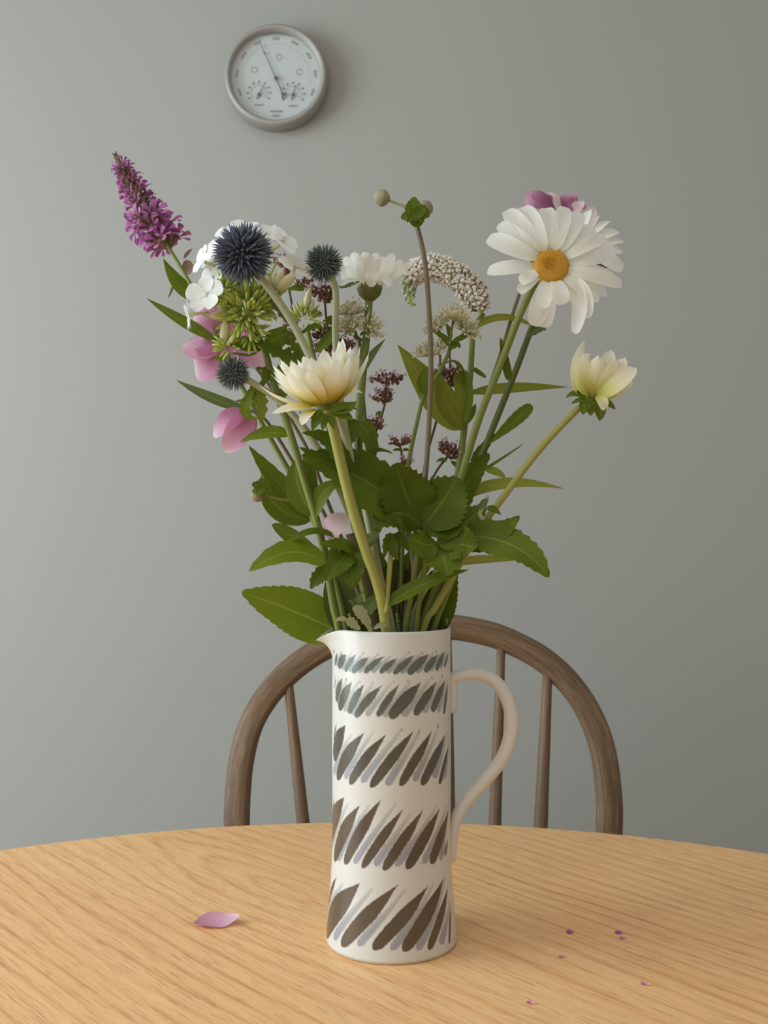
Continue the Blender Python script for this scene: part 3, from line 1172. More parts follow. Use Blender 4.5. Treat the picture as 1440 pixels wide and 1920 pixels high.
t = plant('globe_thistle', 'largest dark blue globe thistle in front of the white phlox', 'flower',
          [(458, 490), (500, 535), (545, 600), (590, 688), (640, 800), (680, 930), (712, 1080), (735, 1183)], 0.805, 0.86, 7, 8, 'stem_pale', 'globe thistles')
globe(t, 456, 475, 0.795, 61, 290, 'thistle_spike_blue', True)
leaf(t, (560, 630), (530, 628), (505, 640), 16, 'leaf_dark', 0.82, 'lance', 5, tooth=0.4)
leaf(t, (562, 628), (590, 612), (610, 622), 15, 'leaf_dark', 0.82, 'lance', 5, tooth=0.4)
leaf(t, (588, 690), (535, 668), (478, 642), 46, 'leaf_dark', 0.83, 'lance', 7, (0.2, -1, 0.6), tooth=0.5)
leaf(t, (588, 688), (545, 690), (508, 695), 34, 'leaf_dark', 0.825, 'lance', 6, (0, -1, 0.2), tooth=0.5)
leaf(t, (570, 672), (545, 640), (530, 618), 26, 'leaf_mid', 0.835, 'lance', 5, tooth=0.5)
leaf(t, (548, 612), (520, 575), (500, 545), 22, 'leaf_grey', 0.825, 'lance', 5, tooth=0.5)
leaf(t, (552, 690), (538, 720), (530, 752), 40, 'leaf_dark', 0.835, 'lance', 6, tooth=0.45)

t = plant('globe_thistle', 'grey green globe thistle on an upright pale stem beside the side-on white daisy', 'flower',
          [(612, 500), (629, 545), (629, 640), (640, 760), (665, 900), (690, 1050), (705, 1183)], 0.86, 0.90, 6, 7, 'stem_pale', 'globe thistles')
globe(t, 607, 494, 0.86, 39, 330, 'thistle_spike_grey', False)
t = plant('globe_thistle', 'small globe thistle lowest on the left above the drooping pink petals', 'flower',
          [(446, 702), (480, 722), (530, 758), (590, 830), (650, 950), (690, 1080), (712, 1183)], 0.84, 0.88, 6, 7, 'stem_pale', 'globe thistles')
globe(t, 437, 700, 0.84, 35, 330, 'thistle_spike_grey', False)
leaf(t, (470, 722), (470, 745), (440, 752), 18, 'leaf_mid', 0.845, 'lance', 5, tooth=0.4)
leaf(t, (475, 725), (488, 755), (492, 790), 34, 'leaf_light', 0.845, 'lance', 5, tooth=0.35)
leaf(t, (478, 722), (460, 770), (485, 785), 26, 'leaf_light', 0.843, 'lance', 5, tooth=0.35)
leaf(t, (485, 728), (500, 700), (478, 690), 22, 'leaf_mid', 0.846, 'lance', 5, tooth=0.4)

# ------------------------------------------------------------------ purple loosestrife
t = plant('purple_loosestrife', 'tall magenta loosestrife spike leaning out at the top left', 'flower',
          [(216, 292), (262, 378), (320, 470), (372, 560), (420, 660), (480, 775), (545, 890), (588, 975), (625, 1080), (650, 1183)], 0.93, 0.89, 2.2, 8, 'stem_green')
spike_px = spline([(216, 290, 0), (240, 335, 0), (264, 382, 0), (290, 425, 0), (320, 470, 0)], 20)


def loosestrife_floret():
    mb = MB()
    mb.m = 0
    mb.tube([(0, 0, 0), (0, 0.4, 0), (0, 0.75, 0)], 0.10, 0.16, 6, 2)
    for k in range(6):
        a = k * PI / 3 + 0.3
        mb.m = 0
        d = Vector((math.cos(a), 0.35, math.sin(a)))
        mb.tube([Vector((math.cos(a) * .12, .66, math.sin(a) * .12)), Vector((math.cos(a) * .16, 0.92, math.sin(a) * .16))], 0.045, 0.008, 4, 1)
        mb.m = 1
        a += PI / 6
        o = Vector((math.cos(a) * 0.13, 0.72, math.sin(a) * 0.13))
        tip = o + Vector((math.cos(a) * 0.50, 0.34, math.sin(a) * 0.50))
        mid = (o + tip) / 2 + Vector((0, 0.10, 0))
        mb.blade((o, mid, tip), 0.30, Vector((-math.cos(a) * .4, 1, -math.sin(a) * .4)), 'spatulate', 0, 0, 0, 0.1, 4, 2, 0.05, 1.5, k)
    return mb.mesh('floret', [MATS['calyx_mauve'], MATS['magenta_petal']])


def loosestrife_bud():
    mb = MB()
    mb.tube([(0, 0, 0), (0, 0.45, 0), (0, 0.8, 0)], 0.11, 0.15, 6, 2, True, 1, lambda q: 0.1 + 0.09 * math.sin(PI * min(q, 0.93)))
    for k in range(4):
        a = k * PI / 2
        mb.tube([(math.cos(a) * .1, .7, math.sin(a) * .1), (math.cos(a) * .14, 1.0, math.sin(a) * .14)], 0.03, 0.006, 4, 1)
    return mb.mesh('bud', MATS['calyx_mauve'])


fl, bd = loosestrife_floret(), loosestrife_bud()
rnd = random.Random(11)
spots = []
for i in range(84):                               # dense upper part
    f = 0.0 + 0.58 * i / 84
    spots.append((f, i * 2.399 + rnd.uniform(-.3, .3)))
for w_, f0 in enumerate((0.655, 0.745, 0.85, 0.955)):   # whorls further apart below
    for k in range(11):
        spots.append((f0 + rnd.uniform(-.03, .03), k * PI / 5.5 + w_ * 0.5))
for f, a in spots:
    q = f * (len(spike_px) - 1)
    i = min(int(q), len(spike_px) - 2)
    p2 = spike_px[i].lerp(spike_px[i + 1], q - i)
    c = P(p2.x, p2.y, 0.93 - 0.001)
    up = (P(spike_px[i].x, spike_px[i].y, 0.93) - P(spike_px[i + 1].x, spike_px[i + 1].y, 0.93)).normalized()
    e1 = up.orthogonal().normalized()
    e2 = up.cross(e1)
    d = (e1 * math.cos(a) + e2 * math.sin(a)) + up * (1.5 if f < 0.15 else 0.75 if f < 0.6 else 0.55)
    budy = f < 0.14 or rnd.random() < 0.5
    ln = (11 + 14 * min(1, f * 2.2)) * (0.85 if budy else 1.0) * rnd.uniform(0.8, 1.25)
    if f > 0.62:
        ln *= 1.45
    place('bud' if budy else 'floret', bd if budy else fl, t, frame(c, d, up, ln * S(0.93), rnd.random() * 6))
leaf(t, (372, 562), (336, 535), (306, 484), 32, 'leaf_mid', 0.925, 'lance', 0, (0.5, -1, 0.2), 0.3)
leaf(t, (408, 640), (345, 605), (274, 559), 24, 'leaf_mid', 0.905, 'lance', 0, (0, -1, 0.5), 0.35)
leaf(t, (475, 772), (400, 748), (330, 712), 22, 'leaf_grey', 0.90, 'lance', 0, (0, -1, 0.4), 0.3)
leaf(t, (330, 520), (322, 545), (314, 560), 5, 'leaf_grey', 0.93)
leaf(t, (400, 598), (406, 640), (404, 665), 34, 'leaf_mid', 0.92, 'lance', 0, (0.3, -1, 0), 0.2)
leaf(t, (348, 487), (352, 505), (345, 515), 22, 'calyx_mauve', 0.93, 'ovate', name='bract')
leaf(t, (345, 485), (352, 475), (361, 466), 8, 'calyx_mauve', 0.93, name='bract')
leaf(t, (588, 975), (525, 910), (466, 835), 40, 'leaf_mid', 0.90, 'lance', 8, (0.2, -1, 0.3), 0.25, tooth=0.06)
leaf(t, (586, 975), (520, 950), (490, 890), 46, 'leaf_mid', 0.905, 'lance', 0, (0.2, -1, 0.1), 0.2)
leaf(t, (620, 1065), (545, 1005), (509, 984), 30, 'leaf_mid', 0.895, 'lance', 0, (0, -1, 0.2))

# ------------------------------------------------------------------ white phlox
def phlox_tube_mesh():
    mb = MB()
    mb.tube([(0, -1.25, 0), (0, -0.6, 0), (0, 0.02, 0)], 0.07, 0.14, 7, 3)
    return mb.mesh('floret', MATS['phlox_tube'])


phlox_tube = phlox_tube_mesh()
phlox_pet = proto_blade('petal', 'phlox_petal', 1.0, 0.86, 'round', 0.10, 0.10, 0, 7, 4, 0.04)


def phlox_floret(t, px, py, Y, axis, R, seed):
    rnd = random.Random(seed)
    c = P(px, py, Y)
    M = frame(c, axis, (0.1, 0.2, 1), R * S(Y), rnd.random() * 6)
    o = place('floret', phlox_tube, t, M)
    for k in range(5):
        a = k * 2 * PI / 5 + rnd.uniform(-.12, .12)
        el = rnd.uniform(-0.05, 0.30)
        d = Vector((math.cos(a) * math.cos(el), math.sin(el), math.sin(a) * math.cos(el)))
        n = Vector((-math.cos(a) * math.sin(el), math.cos(el), -math.sin(a) * math.sin(el)))
        place('petal', phlox_pet, o, M @ frame(Vector((0, 0, 0)), d, n, rnd.uniform(0.92, 1.08)))


def spindle(mat):
    mb = MB()
    mb.tube([(0, 0, 0), (0, 0.5, 0), (0, 1, 0)], 0.1, 0.02, 6, 3, True, 1, lambda q: 0.02 + 0.13 * (math.sin(PI * min(1, q * 0.9 + 0.1)) ** 0.8))
    return mb.mesh('bud', MATS[mat])


green_bud = spindle('calyx_green')
cream_bud = spindle('phlox_tube')


def bud_head(t, px, py, Y, R, n, axis, seed, spread=1.0, lmin=0.5, mesh=None):
    rnd = random.Random(seed)
    c = P(px, py, Y)
    r = R * S(Y)
    ax = Vector(axis).normalized()
    for d in fib(n):
        if d.dot(ax) < -0.25:
            continue
        d = (d + ax * 0.25 + Vector((rnd.uniform(-.25, .25), rnd.uniform(-.25, .25), rnd.uniform(-.25, .25)))).normalized()
        L = r * rnd.uniform(0.42, 0.72)
        o = c + d * r * rnd.uniform(lmin - 0.15, lmin)
        place('bud', mesh or green_bud, t, frame(o, d, (0, 0, 1), L, rnd.random()) @ Matrix.Diagonal((0.76, 1, 0.76, 1)))
        if rnd.random() < 0.5:
            mb = MB()


def stalk_net(t, px, py, Y, tips, r=2.2, mat='calyx_green'):
    mb = MB()
    for x, y, yy in tips:
        a, b = P(px, py, Y), P(x, y, yy)
        mb.tube([a, a.lerp(b, 0.5) + Vector((0, 0, -0.002)), b], r * S(Y) * 1.3, r * S(Y), 5, 3)
    part('flower_stalks', mb, MATS[mat], t)


t = plant('white_phlox', 'white phlox head with green buds behind the largest globe thistle', 'flower',
          [(462, 600), (493, 650), (512, 715), (545, 815), (572, 905), (594, 978), (613, 1060), (626, 1140), (636, 1183)], 0.845, 0.865, 6.5, 8, 'stem_green')
FL = [(380, 490, .825, (-.85, -.45, .25), 30), (386, 553, .815, (-.30, -.9, .15), 38), (354, 590, .82, (-.98, -.15, -.15), 30), (418, 446, .85, (-.6, -.55, .6), 34),
      (452, 428, .855, (-.15, -.55, .85), 34), (503, 440, .85, (.35, -.6, .75), 33), (530, 452, .85, (.7, -.55, .45), 33), (398, 480, .835, (-.7, -.6, .4), 34),
      (398, 520, .83, (-.6, -.7, .1), 30), (552, 500, .86, (.25, .25, .9), 36), (480, 455, .865, (.1, -.5, .9), 34), (432, 500, .84, (-.3, -.8, .3), 30)]
for i, (x, y, Y, ax, R) in enumerate(FL):
    phlox_floret(t, x, y, Y, ax, R, i + 20)
stalk_net(t, 465, 605, .845, [(400, 505, .835), (410, 560, .83), (380, 590, .83), (430, 480, .85), (460, 470, .85), (505, 480, .85), (520, 485, .85), (510, 548, .85), (430, 545, .83), (415, 590, .835), (480, 540, .83), (445, 560, .82)])
bud_head(t, 462, 585, .835, 62, 170, (-.15, -.8, .25), 3)
bud_head(t, 425, 548, .835, 46, 80, (-.5, -.7, .3), 4)
bud_head(t, 492, 562, .84, 48, 80, (.3, -.8, .2), 5)
bud_head(t, 470, 625, .838, 40, 60, (0, -.9, -.2), 15)
for (x0, y0), (x1, y1), w in (((512, 548), (498, 512), 1.0), ((514, 548), (531, 502), 1.3), ((516, 550), (553, 512), 1.5), ((510, 548), (516, 508), 1.0), ((440, 588), (392, 593), 1.3), ((420, 645), (423, 598), 1.3), ((424, 650), (445, 622), 1.0), ((436, 545), (412, 525), 1.0)):
    a, b = P(x0, y0, .832), P(x1, y1, .826)
    place('bud', cream_bud, t, frame(a, b - a, (0, -1, 0), (b - a).length) @ Matrix.Diagonal((w, 1, w, 1)), 'cream tubular bud')
bud_head(t, 432, 650, .838, 34, 50, (-.5, -.6, .3), 6)
leaf(t, (492, 650), (455, 645), (440, 632), 34, 'leaf_light', .838, 'ovate', 0, (0, -1, .5))
leaf(t, (495, 648), (520, 635), (535, 610), 44, 'leaf_light', .84, 'ovate', 0, (0, -1, .3))
leaf(t, (432, 665), (420, 672), (398, 668), 22, 'leaf_light', .84, 'lance', 4, tooth=.4)
small_stalk(t, [(492, 652), (470, 665), (434, 662)], .842, 3, 2.5, 'stem_green')
leaf(t, (590, 968), (560, 915), (556, 858), 52, 'leaf_mid', .862, 'lance', 8, (-.3, -1, 0), .25, tooth=.07)
leaf(t, (592, 970), (575, 900), (585, 840), 40, 'leaf_mid', .872, 'lance', 0, (.3, -1, 0), .2)
leaf(t, (592, 972), (605, 925), (645, 902), 34, 'leaf_light', .855, 'lance', 0, (-.3, -1, .2), .2)
leaf(t, (612, 1060), (548, 1035), (466, 1072), 62, 'leaf_light', .852, 'ovate', 6, (0, -.75, .7), .12, tooth=.06, dy=.03)
leaf(t, (545, 818), (502, 812), (448, 830), 34, 'leaf_light', .855, 'lance', 6, (0, -.8, .6), .2, tooth=.08)
leaf(t, (640, 1188), (560, 1150), (453, 1110), 96, 'leaf_light', .90, 'ovate', 15, (-.1, -1, .45), .1, tooth=.025, dy=.03, cols=6, wave=.02)
leaf(t, (632, 1010), (575, 1000), (512, 1045), 26, 'leaf_dark', .848, 'lance', 0, (0, -.5, .9), .2)
leaf(t, (630, 1060), (600, 1080), (583, 1105), 34, 'leaf_dark', .85, 'lance', 6, (-.3, -1, 0), tooth=.2)

t = plant('white_phlox', 'small green phlox bud cluster right of the largest globe thistle stem', 'flower',
          [(575, 615), (600, 720), (640, 850), (672, 960), (690, 1080), (698, 1183)], .89, .87, 5, 6, 'stem_green')
bud_head(t, 572, 600, .885, 36, 70, (.1, -.6, .6), 8)
for (x0, y0), (x1, y1), w in (((572, 585), (582, 538), 1.0), ((560, 590), (548, 570), 1.0), ((580, 592), (588, 560), 1.0)):
    a, b = P(x0, y0, .878), P(x1, y1, .876)
    place('bud', cream_bud, t, frame(a, b - a, (0, -1, 0), (b - a).length) @ Matrix.Diagonal((w, 1, w, 1)))
leaf(t, (590, 660), (612, 640), (622, 612), 22, 'leaf_mid', .885, 'lance')

# ------------------------------------------------------------------ dahlias
t = plant('cream_dahlia', 'cream yellow dahlia seen from the side low at the front left of the bunch', 'flower',
          [(612, 766), (624, 800), (640, 870), (660, 950), (685, 1030), (712, 1110), (724, 1183)], .80, .845, 10, 10, 'stem_yellow', 'cream dahlias')
dp = [proto_blade('petal', 'dahlia_petal', 1.0, w_, 'pointed', bd_, cp_, .05, 9, 6, .03) for w_, bd_, cp_ in ((.34, .20, .22), (.30, .13, .30), (.37, .24, .16))]
hc = P(612, 764, .80)
hax = Vector((-.10, -.10, 1)).normalized()
e1 = hax.cross(Vector((0, 1, 0))).normalized()
e2 = hax.cross(e1)
rnd = random.Random(4)
for n, el, L, r0, off in ((13, 30, 112, 14, 3), (15, 41, 116, 12, 7), (15, 52, 108, 10, 10), (13, 63, 95, 8, 11), (11, 74, 84, 6, 12)):
    ph = rnd.random() * 6
    for k in range(n):
        a = ph + k * 2 * PI / n + rnd.uniform(-.1, .1)
        e = math.radians(el + rnd.uniform(-5, 5))
        rad = e1 * math.cos(a) + e2 * math.sin(a)
        if rad.x > 0.1:
            e += .34 * rad.x
        if el < 45 and rad.y < -.3:
            e += .22
        d = rad * math.cos(e) + hax * math.sin(e)
        nn = hax * math.cos(e) - rad * math.sin(e)
        place('petal', rnd.choice(dp), t, frame(hc + rad * r0 * S(.8) + hax * off * S(.8), d, nn, L * S(.8) * rnd.uniform(.9, 1.08), rnd.uniform(-.12, .12)))
petal(t, (585, 762, .795), (550, 764, .785), (509, 776, .78), 28, 'dahlia_petal', 'pointed', (0, -.6, .8))
petal(t, (592, 766, .79), (575, 778, .782), (566, 798, .78), 26, 'dahlia_petal', 'pointed', (-.5, -1, .3))
petal(t, (640, 750, .79), (662, 735, .785), (680, 738, .785), 16, 'dahlia_bud_petal', 'pointed', (0, -.5, 1))
mb = MB()
mb.ball(hc + hax * .002, 20 * S(.8), 20 * S(.8), 13 * S(.8))
part('calyx', mb, MATS['receptacle_green'], t)
for b, m, tp, w in (((615, 770), (650, 765), (668, 752), 24), ((618, 772), (645, 778), (662, 788), 20), ((608, 772), (595, 785), (585, 810), 22), ((612, 774), (608, 792), (604, 808), 14),
                    ((602, 768), (585, 778), (560, 772), 18), ((622, 772), (640, 762), (672, 768), 18), ((616, 776), (622, 790), (628, 806), 14)):
    leaf(t, b, m, tp, w, 'leaf_mid', .785, 'lance', name='sepal')
small_stalk(t, [(738, 1000), (733, 1040), (728, 1100), (724, 1150)], .838, 5, 5, 'stem_yellow', 'side_stem')
leaf(t, (738, 1002), (728, 1015), (720, 1048), 22, 'leaf_mid', .835, 'lance', 5, tooth=.2)
leaf(t, (738, 1002), (752, 1012), (768, 1035), 24, 'leaf_dark', .835, 'lance', 5, tooth=.2)
leaf(t, (738, 1002), (735, 1025), (748, 1052), 26, 'leaf_dark', .833, 'lance', 5, tooth=.2)
leaf(t, (718, 1140), (790, 1098), (880, 1068), 34, 'leaf_mid', .838, 'lance', 8, (0, -.8, .6), .3, tooth=.1, label='pale edged leaf crossing the stems')
leaf(t, (712, 1110), (690, 1140), (668, 1150), 30, 'leaf_grey', .845, 'lance', 5, tooth=.2)
leaf(t, (648, 905), (625, 835), (565, 812), 46, 'leaf_dark', .83, 'lance', 7, (.2, -.8, .5), .2, tooth=.2)
leaf(t, (652, 900), (612, 870), (560, 838), 40, 'leaf_dark', .835, 'lance', 7, (0, -.7, .7), .2, tooth=.2)

t = plant('cream_dahlia', 'half open cream dahlia bud on a long stem at the right', 'flower',
          [(1108, 750), (1075, 775), (1010, 845), (945, 930), (905, 985), (860, 1060), (815, 1140), (792, 1183)], .85, .865, 6, 7.5, 'stem_yellow', 'cream dahlias')
hc = P(1110, 748, .85)
hax = Vector((.12, -.1, 1)).normalized()
e1 = hax.cross(Vector((0, 1, 0))).normalized()
e2 = hax.cross(e1)
bp = proto_blade('petal', 'dahlia_bud_petal', 1.0, .5, 'pointed', .30, .35, .05, 9, 6)
for n, el, L, r0 in ((9, 68, 84, 12), (8, 78, 80, 9), (6, 86, 74, 6)):
    for k in range(n):
        a = k * 2 * PI / n + n * .7
        e = math.radians(el + rnd.uniform(-4, 4))
        rad = e1 * math.cos(a) + e2 * math.sin(a)
        d = rad * math.cos(e) + hax * math.sin(e)
        nn = hax * math.cos(e) - rad * math.sin(e)
        place('petal', bp, t, frame(hc + rad * r0 * S(.85), d, nn, L * S(.85) * rnd.uniform(.92, 1.04), rnd.uniform(-.1, .1)))
for b, m, tp, w, N, Y in (((1098, 745), (1080, 702), (1096, 638), 34, (.6, -1, 0), .845), ((1102, 742), (1086, 700), (1106, 662), 32, (.5, -1, 0), .84), ((1120, 745), (1155, 715), (1194, 690), 46, (-.3, -1, .4), .838),
                          ((1120, 740), (1150, 705), (1172, 670), 38, (-.4, -1, .3), .85), ((1118, 735), (1135, 690), (1146, 656), 34, (-.2, -1, .2), .86), ((1122, 748), (1150, 738), (1176, 750), 26, (0, -.5, .9), .845),
                          ((1122, 745), (1155, 728), (1185, 712), 40, (-.2, -1, .5), .852), ((1118, 742), (1130, 754), (1132, 770), 22, (.1, -1, .2), .832)):
    petal(t, (*b, Y), (*m, Y - .008), (*tp, Y - .004), w, 'dahlia_bud_petal', 'pointed', N, 0, .2)
mb = MB()
mb.ball(hc + Vector((0, 0, -.001)), 15 * S(.85), 15 * S(.85), 10 * S(.85))
part('calyx', mb, MATS['sepal_green'], t)
for b, m, tp, w in (((1100, 748), (1080, 738), (1061, 746), 13), ((1102, 752), (1096, 762), (1093, 778), 22), ((1112, 752), (1108, 765), (1108, 780), 20), ((1120, 752), (1125, 768), (1124, 790), 24),
                    ((1124, 748), (1140, 756), (1154, 768), 14), ((1106, 752), (1088, 750), (1070, 758), 10)):
    leaf(t, b, m, tp, w, 'leaf_mid', .838, 'ovate', name='sepal')
small_stalk(t, [(906, 975), (900, 962), (912, 940), (914, 928)], .848, 5, 3, 'stem_pale', 'side_stem')
leaf(t, (912, 955), (925, 955), (940, 966), 14, 'leaf_mid', .846, 'lance')
leaf(t, (914, 935), (905, 945), (895, 958), 12, 'leaf_grey', .846, 'lance')

# ------------------------------------------------------------------ daisies
def disc_head(t, c, axis, R, n):
    """dense button of tiny florets, each a low bump"""
    M = frame(c, (0, 0, 1), axis).to_3x3()
    Mx = Vector(axis).to_track_quat('Z', 'Y').to_matrix()
    mb = MB()
    prof_ = [(R, -R * .16), (R * 1.02, 0), (R * .97, R * .13), (R * .8, R * .24), (R * .5, R * .29), (R * .25, R * .24), (0.0001, R * .19)]
    mb.lathe(prof_, 32, Mx, c)
    o = part('disc', mb, MATS['disc_yellow'], t)
    mb = MB()
    g = PI * (3 - math.sqrt(5))
    for i in range(n):
        q = math.sqrt((i + .5) / n)
        hgt = R * (.30 - .30 * q ** 4 - .10 * (1 - q) ** 2)
        p = Vector(c) + Mx @ Vector((q * R * math.cos(g * i), q * R * math.sin(g * i), hgt))
        mb.ball(p, R * .052, R * .052, R * .075, 5, 3, Mx)
    part('disc_florets', mb, MATS['disc_yellow'], o, None, 'stuff')


def tipped(t, c2, Y, tips, r0, dyw, N=(0, -1, .15), mat='daisy_petal', bow=.006):
    rnd = random.Random(int(c2[0]))
    for i, (x, y, w, dy) in enumerate(tips):
        dx, dz = x - c2[0], y - c2[1]
        L = math.hypot(dx, dz)
        bx, by = c2[0] + dx / L * r0, c2[1] + dz / L * r0
        o = ((i * 7) % 5) * .0008
        petal(t, (bx, by, Y + o), ((bx + x) / 2, (by + y) / 2 - L * .02, Y + o - bow + dy * .4), (x, y, Y + o + dy), w * .84, mat, 'ray', N, rnd.uniform(-.05, .08), rnd.uniform(.05, .22), .012, rnd.uniform(-.2, .2))


t = plant('white_daisy', 'large white daisy with a golden yellow disc facing the viewer', 'flower',
          [(1012, 512), (975, 590), (940, 680), (900, 780), (872, 870), (850, 950), (822, 1070), (805, 1183)], .842, .88, 6.5, 7.5, 'stem_green', 'white daisies')
DT = [(915, 446, 44, .01), (936, 420, 40, .012), (950, 394, 46, .012), (980, 388, 50, .015), (1024, 390, 46, .016), (1060, 388, 42, .016), (1088, 398, 44, .014), (1112, 426, 40, .012), (1135, 444, 30, .01),
      (1152, 468, 52, .008), (1166, 534, 34, .006), (1152, 526, 44, .008), (1138, 552, 30, .004), (1124, 560, 44, .002), (1098, 592, 26, .004), (1056, 571, 40, -.014), (1020, 614, 42, .002),
      (1002, 611, 44, .0), (1016, 578, 36, -.012), (972, 548, 26, -.010), (974, 528, 28, -.008), (914, 508, 36, .008)]
tipped(t, (1033, 498), .832, DT, 24, 0)
petal(t, (1052, 518, .835), (1086, 552, .828), (1078, 626, .83), 30, 'daisy_petal', 'ray', (-.5, -1, .2), 0, .25)
petal(t, (1055, 515, .834), (1094, 545, .826), (1101, 597, .828), 26, 'daisy_petal', 'ray', (-.5, -1, .2), 0, .25)
disc_head(t, P(1032, 498, .832), (-.10, -.97, .22), 34 * S(.83), 300)
mb = MB()
mb.ball(P(1030, 500, .84), 26 * S(.84), 8 * S(.84), 26 * S(.84))
part('calyx', mb, MATS['receptacle_green'], t)
leaf(t, (955, 714), (948, 680), (938, 632), 16, 'leaf_dark', .855, 'strap')
leaf(t, (866, 900), (910, 880), (985, 830), 12, 'leaf_dark', .866, 'strap', 0, (0, -.5, 1))

t = plant('white_daisy', 'white daisy half hidden behind the large golden centred daisy', 'flower',
          [(1085, 470), (1020, 560), (998, 612), (965, 700), (925, 800), (893, 880), (862, 960), (832, 1080), (814, 1183)], .895, .90, 5.5, 7, 'stem_dark', 'white daisies')
tipped(t, (1085, 455), .892, [(1140, 415, 26, 0), (1158, 434, 28, -.004), (1168, 452, 26, -.006), (1166, 470, 30, -.004), (1168, 505, 34, -.006), (1152, 492, 30, .0), (1103, 395, 26, .004), (1120, 405, 26, .002), (1060, 420, 30, .01), (1050, 470, 30, .01)], 16, 0, (-.6, -.7, .3))
mb = MB()
mb.ball(P(1085, 457, .896), 22 * S(.89), 10 * S(.89), 22 * S(.89))
part('calyx', mb, MATS['receptacle_green'], t)
leaf(t, (905, 842), (950, 802), (997, 760), 26, 'leaf_mid', .895, 'spatulate', 9, (.2, -1, .3), .15, tooth=.08)
leaf(t, (888, 880), (900, 850), (930, 812), 24, 'leaf_dark', .898, 'lance', 6)
leaf(t, (990, 625), (1005, 622), (1012, 612), 14, 'leaf_grey', .89, 'lance', 4, tooth=.3)
leaf(t, (990, 632), (1010, 618), (1024, 619), 16, 'leaf_grey', .888, 'ovate', 4, tooth=.4)
leaf(t, (862, 960), (880, 900), (918, 850), 44, 'leaf_dark', .892, 'strap', 8, (.2, -1, .1), .2, tooth=.1)

t = plant('white_daisy', 'white daisy seen side-on above its green cup in the middle of the bunch', 'flower',
          [(692, 552), (690, 600), (682, 680), (674, 780), (672, 900), (680, 1050), (690, 1183)], .90, .90, 7, 9, 'stem_green', 'white daisies')
TP = [(637, 500, 26, -.004), (646, 482, 26, .006), (662, 473, 28, .012), (684, 472, 28, .014), (706, 474, 26, .014), (722, 482, 28, .012), (738, 476, 26, .008), (754, 488, 22, .006), (768, 494, 18, .0),
      (760, 506, 18, -.008), (650, 500, 28, -.012), (672, 482, 28, -.014), (694, 478, 28, -.015), (716, 486, 26, -.014), (736, 494, 24, -.012), (640, 516, 24, -.008), (750, 500, 20, -.012)]
for i, (x, y, w, dy) in enumerate(TP):
    sgn = (x - 695) / 70
    petal(t, (692 + sgn * 15, 536, .90 + dy * .5), ((692 + x) / 2 + sgn * 9, (534 + y) / 2 + 3, .90 + dy), (x, y, .90 + dy * 1.6), w * .8, 'daisy_petal', 'ray', (-sgn * .3, -1 if dy < 0 else 1, .25), .0, .2, .01, 0)
petal(t, (700, 535, .89), (718, 522, .88), (731, 538, .878), 24, 'daisy_petal', 'ray', (.2, -.6, .8))
petal(t, (684, 535, .89), (664, 524, .88), (640, 536, .878), 22, 'daisy_petal', 'ray', (-.2, -.6, .8))
petal(t, (692, 538, .888), (696, 524, .882), (698, 508, .886), 26, 'daisy_petal', 'ray', (0, -1, .1))
mb = MB()
k = S(.9)
mb.lathe([(0.0001, -24 * k), (9 * k, -22 * k), (20 * k, -12 * k), (24 * k, 0), (24 * k, 8 * k), (21 * k, 11 * k), (0.0001, 9 * k)], 20, None, P(693, 542, .90))
part('calyx', mb, MATS['receptacle_green'], t)
leaf(t, (680, 700), (693, 672), (724, 634), 16, 'leaf_grey', .896, 'lance', 0, (0, -1, .4))
leaf(t, (636, 540), (655, 534), (676, 527), 12, 'leaf_grey', .888, 'lance', 5, tooth=.3)
leaf(t, (674, 795), (690, 815), (703, 862), 40, 'leaf_mid', .888, 'lance', 6, (.2, -1, .1), tooth=.14)
leaf(t, (674, 790), (652, 815), (645, 862), 44, 'leaf_dark', .89, 'lance', 6, (-.2, -1, .1), tooth=.2)
leaf(t, (672, 870), (704, 846), (738, 852), 20, 'leaf_dark', .885, 'lance', 4, (0, -.5, .8))

# ------------------------------------------------------------------ gooseneck loosestrife
t = plant('gooseneck_loosestrife', 'arched white gooseneck flower spike curling over to the left at the back', 'flower',
          [(906, 588), (888, 622), (882, 700), (872, 790), (862, 870), (845, 980), (822, 1100), (800, 1183)], .935, .90, 5, 9, 'stem_green')
gs_px = spline([(772, 574, 0), (766, 546, 0), (772, 518, 0), (795, 503, 0), (832, 506, 0), (866, 526, 0), (890, 556, 0), (903, 590, 0)], 24)
mb = MB()
mb.tube([P(p.x, p.y, .935) for p in gs_px], 3 * S(.93), 5 * S(.93), 7, 1)
part('rachis', mb, MATS['calyx_green'], t)


def five_star():
    mb = MB()
    for k in range(5):
        a = k * 2 * PI / 5
        d = Vector((math.cos(a), 0, math.sin(a)))
        mb.m = 0
        mb.blade((d * .12 + Vector((0, .1, 0)), d * .55 + Vector((0, .28, 0)), d * 1.0 + Vector((0, .25, 0))), .62, Vector((0, 1, 0)) - d * .2, 'spatulate', 0, 0, 0, .1, 4, 2, 0, 1, k)
    mb.m = 1
    mb.ball((0, .1, 0), .2, .16, .2, 6, 4)
    mb.tube([(0, -1.2, 0), (0, 0, 0)], .12, .14, 5, 1, False)
    return mb.mesh('floret', [MATS['lysimachia_petal'], MATS['lysimachia_centre']])


def small_ball():
    mb = MB()
    mb.ball((0, 0, 0), .5, .62, .5, 7, 5)
    return mb.mesh('bud', MATS['lysimachia_bud'])


